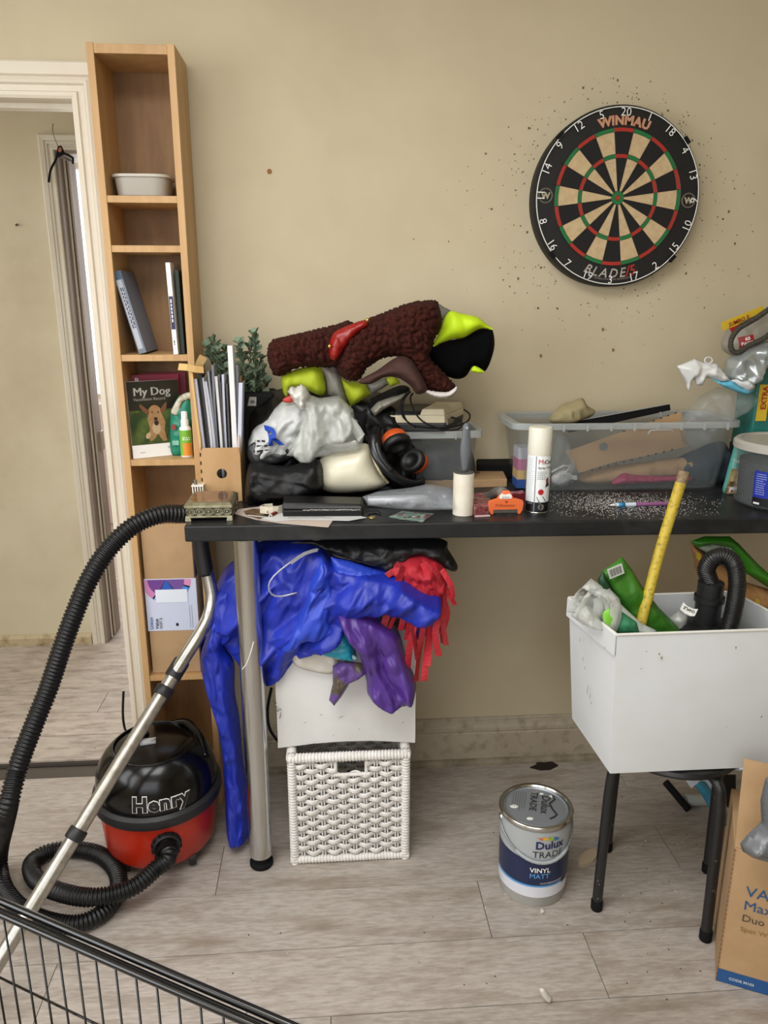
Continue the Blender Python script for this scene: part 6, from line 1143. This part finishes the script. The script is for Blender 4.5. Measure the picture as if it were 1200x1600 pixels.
# vacuum attachment with hose and name sticker
vc = P(1108, 985, y=-.62); vc.z = .70
t = thing('suction_attachment', 'black vacuum attachment with a bent ribbed hose in the white box', 'vacuum part', (vc.x, vc.y, .60))
link('bell_housing', *lathe([(.085, -.10), (.085, .0), (.078, .022), (.060, .040), (.042, .048), (0, .048)], vc, 48), M('141516', .42), t, smooth=True, ang=40)
nx = P(1107, 945, y=-.62); link('neck', *lathe([(.0285, .035), (.0285, .098), (.033, .100), (.033, .112), (.028, .114), (.028, .145), (.025, .147)], (nx.x, vc.y, vc.z), 32), M('18191a', .4), t, smooth=True, ang=40)
link('ribbed_hose', *tube([Vector((nx.x, vc.y, vc.z+.14)), P(1104, 890, y=-.62), P(1114, 873, y=-.63), P(1132, 869, y=-.64), P(1147, 882, y=-.65), P(1152, 910, y=-.66), P(1147, 950, y=-.67), P(1137, 990, y=-.685), P(1125, 1040, y=-.69)], .0185, 16, step=.0009, ribs=(.0042, .06)), M('161617', .35), t, smooth=True)
link('clear_flange', *lathe([(.088, .0), (.095, .004), (.095, .008), (.086, .010)], vc+Vector((0, 0, .005)), 48, caps=False), M('6d6c66', .3, 0, .7), t, smooth=True)
f = pm(P(1062, 952, y=-.700), (.95, -.25, -.42), (.38, .35, .8)); dec(t, 'name_sticker', [(0, 0), (.012, -.004), (.026, -.004), (.034, 0), (.036, .017), (.026, .013), (.012, .013), (.002, .017)], f, M('d9d9d4', .5), e=.002)
txt(t, 'OVPLZ', .0085, lambda x, y, e: f(.031-x, .010-y, .0035), INK, bold=.02)
# paper bag with lemons, behind the box at the right
t = thing('paper_bag', 'brown paper bag with green top edge and lemon print, behind the white box', 'bag', P(1150, 900, y=-.44))
link('bag_body', *puffa([(1078, 848), (1090, 856), (1108, 866), (1140, 892), (1160, 908), (1200, 920), (1260, 940), (1250, 990), (1200, 975), (1155, 945), (1120, 922), (1098, 916), (1088, 895)], -.43, .02, .02, R=.03, res=.0055, hfn=cr(97, .05, .012)), M('9c7448', .7, c2='8a6238', ns=20), t, smooth=True)
link('green_edge', *puffa([(1078, 846), (1100, 838), (1140, 838), (1155, 850), (1170, 866), (1185, 882), (1200, 895), (1240, 900), (1240, 925), (1200, 918), (1165, 895), (1150, 870), (1140, 856), (1110, 850), (1090, 856)], -.455, .010, .012, R=.015, res=.005, hfn=cr(98, .04, .010)), M('2c7014', .4), t, smooth=True)
link('clear_window', *puff([(1092, 854), (1120, 850), (1146, 854), (1150, 872), (1138, 880), (1112, 868)], -.452, .004, .006, R=.01, res=.005, hfn=cr(99, .02, .006)), M('8f9a8c', .3), t, smooth=True)
for (a_, b_) in ((1180, 944), (1160, 906), (1088, 872)):
    c = P(a_, b_, y=-.462); link('lemon_print', *prism([c]+[c+Vector((.013*math.cos(q), 0, .015*math.sin(q))) for q in [-.6+i*.25 for i in range(10)]], (0, .001, 0)), M('b39a2c', .6), t)
# ================================================================ LITTER UNDER THE STOOL, CARTON AT THE RIGHT
o = link('black_pipe', *tube([P(1040, 1222, z=.05), P(1076, 1265, z=.012)], .011, 14, smooth=False), MATTBLACK, smooth=True, ang=40); tag(o, 'short black plastic pipe lying on the floor behind the stool legs', 'pipe')
t = thing('paper_tube', 'pale grey cardboard tube lying on the floor behind the stool', 'tube', P(1095, 1252, z=0)); a, b = P(1072, 1250, z=.018), P(1104, 1250, z=.018); link('tube_wall', *tube([a, b], .0175, 24, smooth=False), M('a7aba4', .6), t, smooth=True, ang=40); link('tube_mouth', *lathe([(0, 0), (.015, 0), (.015, .0008), (0, .0008)], b, 24, (b-a)), M('5c564c', .8), t)
o = link('paper_scrap', *prism([P(1070, 1217, y=-.42), P(1100, 1215, y=-.42), P(1080, 1232, y=-.43)], (0, .001, 0)), M('c9cdd6', .6)); tag(o, 'white folded paper corner below the stool seat', 'paper')
t = thing('blue_packaging', 'blue and white packaging heaped behind the right stool legs', 'packaging', P(1120, 1260, z=0))
link('white_part', *puff([(1090, 1220), (1110, 1205), (1128, 1215), (1140, 1250), (1144, 1300), (1136, 1330), (1126, 1300), (1108, 1250)], -.35, .02, .02, R=.02, res=.006, hfn=cr(100, .04, .012)), M('a9b6c0', .5), t, smooth=True); link('blue_part', *puff([(1082, 1222), (1100, 1222), (1120, 1240), (1134, 1262), (1134, 1290), (1118, 1280), (1098, 1245)], -.375, .008, .01, R=.01, res=.006, hfn=cr(101, .03, .01)), M('3f8fae', .5), t, smooth=True)
o = link('black_moulding', *hexa([P(1124, 1210, y=-.50), P(1150, 1210, y=-.50), P(1150, 1210, y=-.44), P(1124, 1210, y=-.44)][::1], [p for p in (P(1136, 1262, y=-.50), P(1150, 1262, y=-.50), P(1150, 1262, y=-.44), P(1136, 1262, y=-.44))]), M('1b1c1d', .45), bev=.003); tag(o, 'angular black plastic piece leaning on the back of the brown carton', 'plastic part')
cxl = P(1118, 1532, z=0); ct = P(1150, 1212, y=cxl.y); H1 = P(1137, 1325, y=cxl.y).z
t = thing('appliance_carton', 'brown appliance carton with blue lettering and a blue stripe round its base', 'carton', cxl+Vector((.18, .06, 0)))
fu = (P(1200, 1556, z=0)-cxl).normalized(); fn = Vector((-fu.y, fu.x, 0)); A = cxl; B = cxl+fu*.36; D = .22
link('carton_body', *hexa([A, B, B+fn*D, A+fn*D], [p+Vector((0, 0, H1)) for p in (A, B, B+fn*D, A+fn*D)]), CARD, t, bev=.002)
link('open_flap', *prism([A+Vector((0, 0, H1+.002)), A+fu*.33+Vector((0, 0, H1+.002)), A+fu*.31+fn*.06+Vector((0, 0, H1+.165)), A+fu*.0+fn*.06+Vector((0, 0, H1+.175))], fn*.004), CARD, t)
f = pm(A+Vector((0, 0, .002))-fn*.0006, fu, (0, 0, 1)); dec(t, 'blue_stripe', rect(0, 0, .36, .034), f, M('1f4f86', .6), e=.0004); txt(t, 'CODE M103', .0095, lambda x, y, e: f(.025+x, .012+y, e), M('b9c3cc', .6), bold=.03)
BL = M('24507c', .7); hh = H1
for s, z, sz, m_ in (('VAX SpotWash', .236, .036, BL), ('Max', .202, .033, BL), ('Duo', .172, .025, M('4a4238', .7)), ('Spot Washer', .146, .017, M('8f6a42', .7))): txt(t, s, sz, lambda x, y, e, z=z: f(.032+x, z+y, e), m_)
G = [obox(A+Vector((0, 0, H1*(k+.5)/30))+fu*.0006-fn*.001, fu*.0012, fn*.001, (0, 0, H1/90)) for k in range(30)]; link('worn_corner', *join(*G), M('7a5a38', .8), t)
t = thing('grey_bin_bag', 'shiny grey plastic sack draped over the appliance carton', 'bag', P(1195, 1290, y=-.9)); yb = cxl.y-.03
link('sack', *puffa([(1160, 1330), (1156, 1318), (1172, 1300), (1190, 1285), (1188, 1250), (1196, 1215), (1250, 1200), (1280, 1330), (1240, 1345), (1200, 1338), (1175, 1340)], yb-.03, .02, .01, R=.03, res=.0045, hfn=cr(103, .025, .022)), M('5f6265', .28, spec=.8), t, smooth=True)
link('sack_top', *puffa([(1148, 1203), (1162, 1198), (1200, 1196), (1240, 1200), (1240, 1215), (1200, 1213), (1172, 1207)], yb+.08, .02, .01, R=.03, res=.005, hfn=cr(104, .03, .012)), M('7f878f', .28, spec=.8), t, smooth=True)
# ---- small litter on the floor
def flat(name, label, cat, pts, th, m, z=.0004): 
    q = [P(a, b, z=z) for a, b in pts]; o = link(name, *prism(q, (0, 0, th)), m); tag(o, label, cat); return o
flat('board_offcut', 'beige broken board offcut on the floor between paint can and stool', 'offcut', [(903, 1352), (905, 1342), (916, 1332), (930, 1329), (934, 1338), (925, 1350), (908, 1356)], .008, M('b7a48a', .8))
flat('dark_leaf', 'dark brown torn scrap on the floor by the skirting board', 'scrap', [(828, 1200), (838, 1196), (838, 1191), (850, 1193), (862, 1191), (872, 1197), (860, 1203), (845, 1204)], .004, M('20140f', .8))
o = link('white_flake', *puff([(842, 1558), (850, 1558), (856, 1566), (862, 1573), (858, 1581), (850, 1576), (844, 1568)], -.905, .004, .004, R=.01, res=.004, hfn=cr(105, .012, .006)), M('cfcac0', .7), smooth=True); o.location.z = .0005; tag(o, 'white torn scrap on the floor near the bottom edge', 'scrap')
flat('pale_crumb', 'small cream crumb in front of the paint can', 'crumb', [(844, 1424), (847, 1422), (850, 1427), (846, 1430)], .005, M('d0c8b8', .8))
rn = random.Random(12); G = []
for k in range(170):
    a, b = rn.choice(((rn.uniform(890, 1110), rn.gauss(1360, 60)), (rn.uniform(650, 1110), rn.uniform(1250, 1540)), (rn.uniform(300, 1100), rn.uniform(1370, 1590)), (rn.uniform(5, 190), rn.uniform(1030, 1190))))
    if b < 1215 and a > 200: continue
    p = P(a, b, z=.0006); s = rn.choice((.0012, .0018, .0028)); G.append(([p+Vector((s*rn.uniform(.5, 1)*math.cos(q), s*rn.uniform(.5, 1)*math.sin(q), 0)) for q in (0, 1.3, 2.5, 3.8, 5)]+[p+Vector((0, 0, s*.7))], [(0, 1, 5), (1, 2, 5), (2, 3, 5), (3, 4, 5), (4, 0, 5)]))
o = link('floor_grit', *join(*[g for i, g in enumerate(G) if i % 3]), M('4a3c30', .9)); tag(o, 'dark grit and crumbs scattered over the floorboards', 'grit', None, 'stuff')
o = link('floor_grit', *join(*[g for i, g in enumerate(G) if i % 3 == 0]), M('cfc8bc', .9)); tag(o, 'white plaster crumbs scattered over the floorboards', 'grit', None, 'stuff')
# ================================================================ WIRE PEN IN THE FOREGROUND
cz = .63; A, B = P(-30, 1408, z=cz), P(440, 1612, z=cz); u = (B-A).normalized(); n = Vector((-u.y, u.x, 0)); A = A-u*.15; B = B+u*.25; L_ = (B-A).length
t = thing('wire_pen', 'black wire dog pen panel crossing the bottom left corner', 'pen', Vector(((A.x+B.x)/2, (A.y+B.y)/2, 0))); WM = M('08090a', .2, spec=.6)
for k, (off, dz, r) in enumerate(((.010, .002, .0052), (-.005, -.002, .0048), (.0025, -.006, .004))): link('top_rail', *tube([A+n*off+Vector((0, 0, dz)), B+n*off+Vector((0, 0, dz))], r, 12, smooth=False), WM, t, smooth=True, ang=60)
link('bottom_rail', *tube([Vector((A.x, A.y, .01)), Vector((B.x, B.y, .01))], .004, 10, smooth=False), WM, t, smooth=True)
for z in (.50, .33, .17): link('cross_wire', *tube([Vector((A.x, A.y, z)), Vector((B.x, B.y, z))], .0018, 8, smooth=False), WM, t, smooth=True)
k = 0
while k*.0335 < L_:
    p = A+u*(k*.0335)-n*.006; link('upright_wire', *tube([Vector((p.x, p.y, .008)), Vector((p.x, p.y, cz-.004))], .0016, 8, smooth=False), WM, t, smooth=True); k += 1
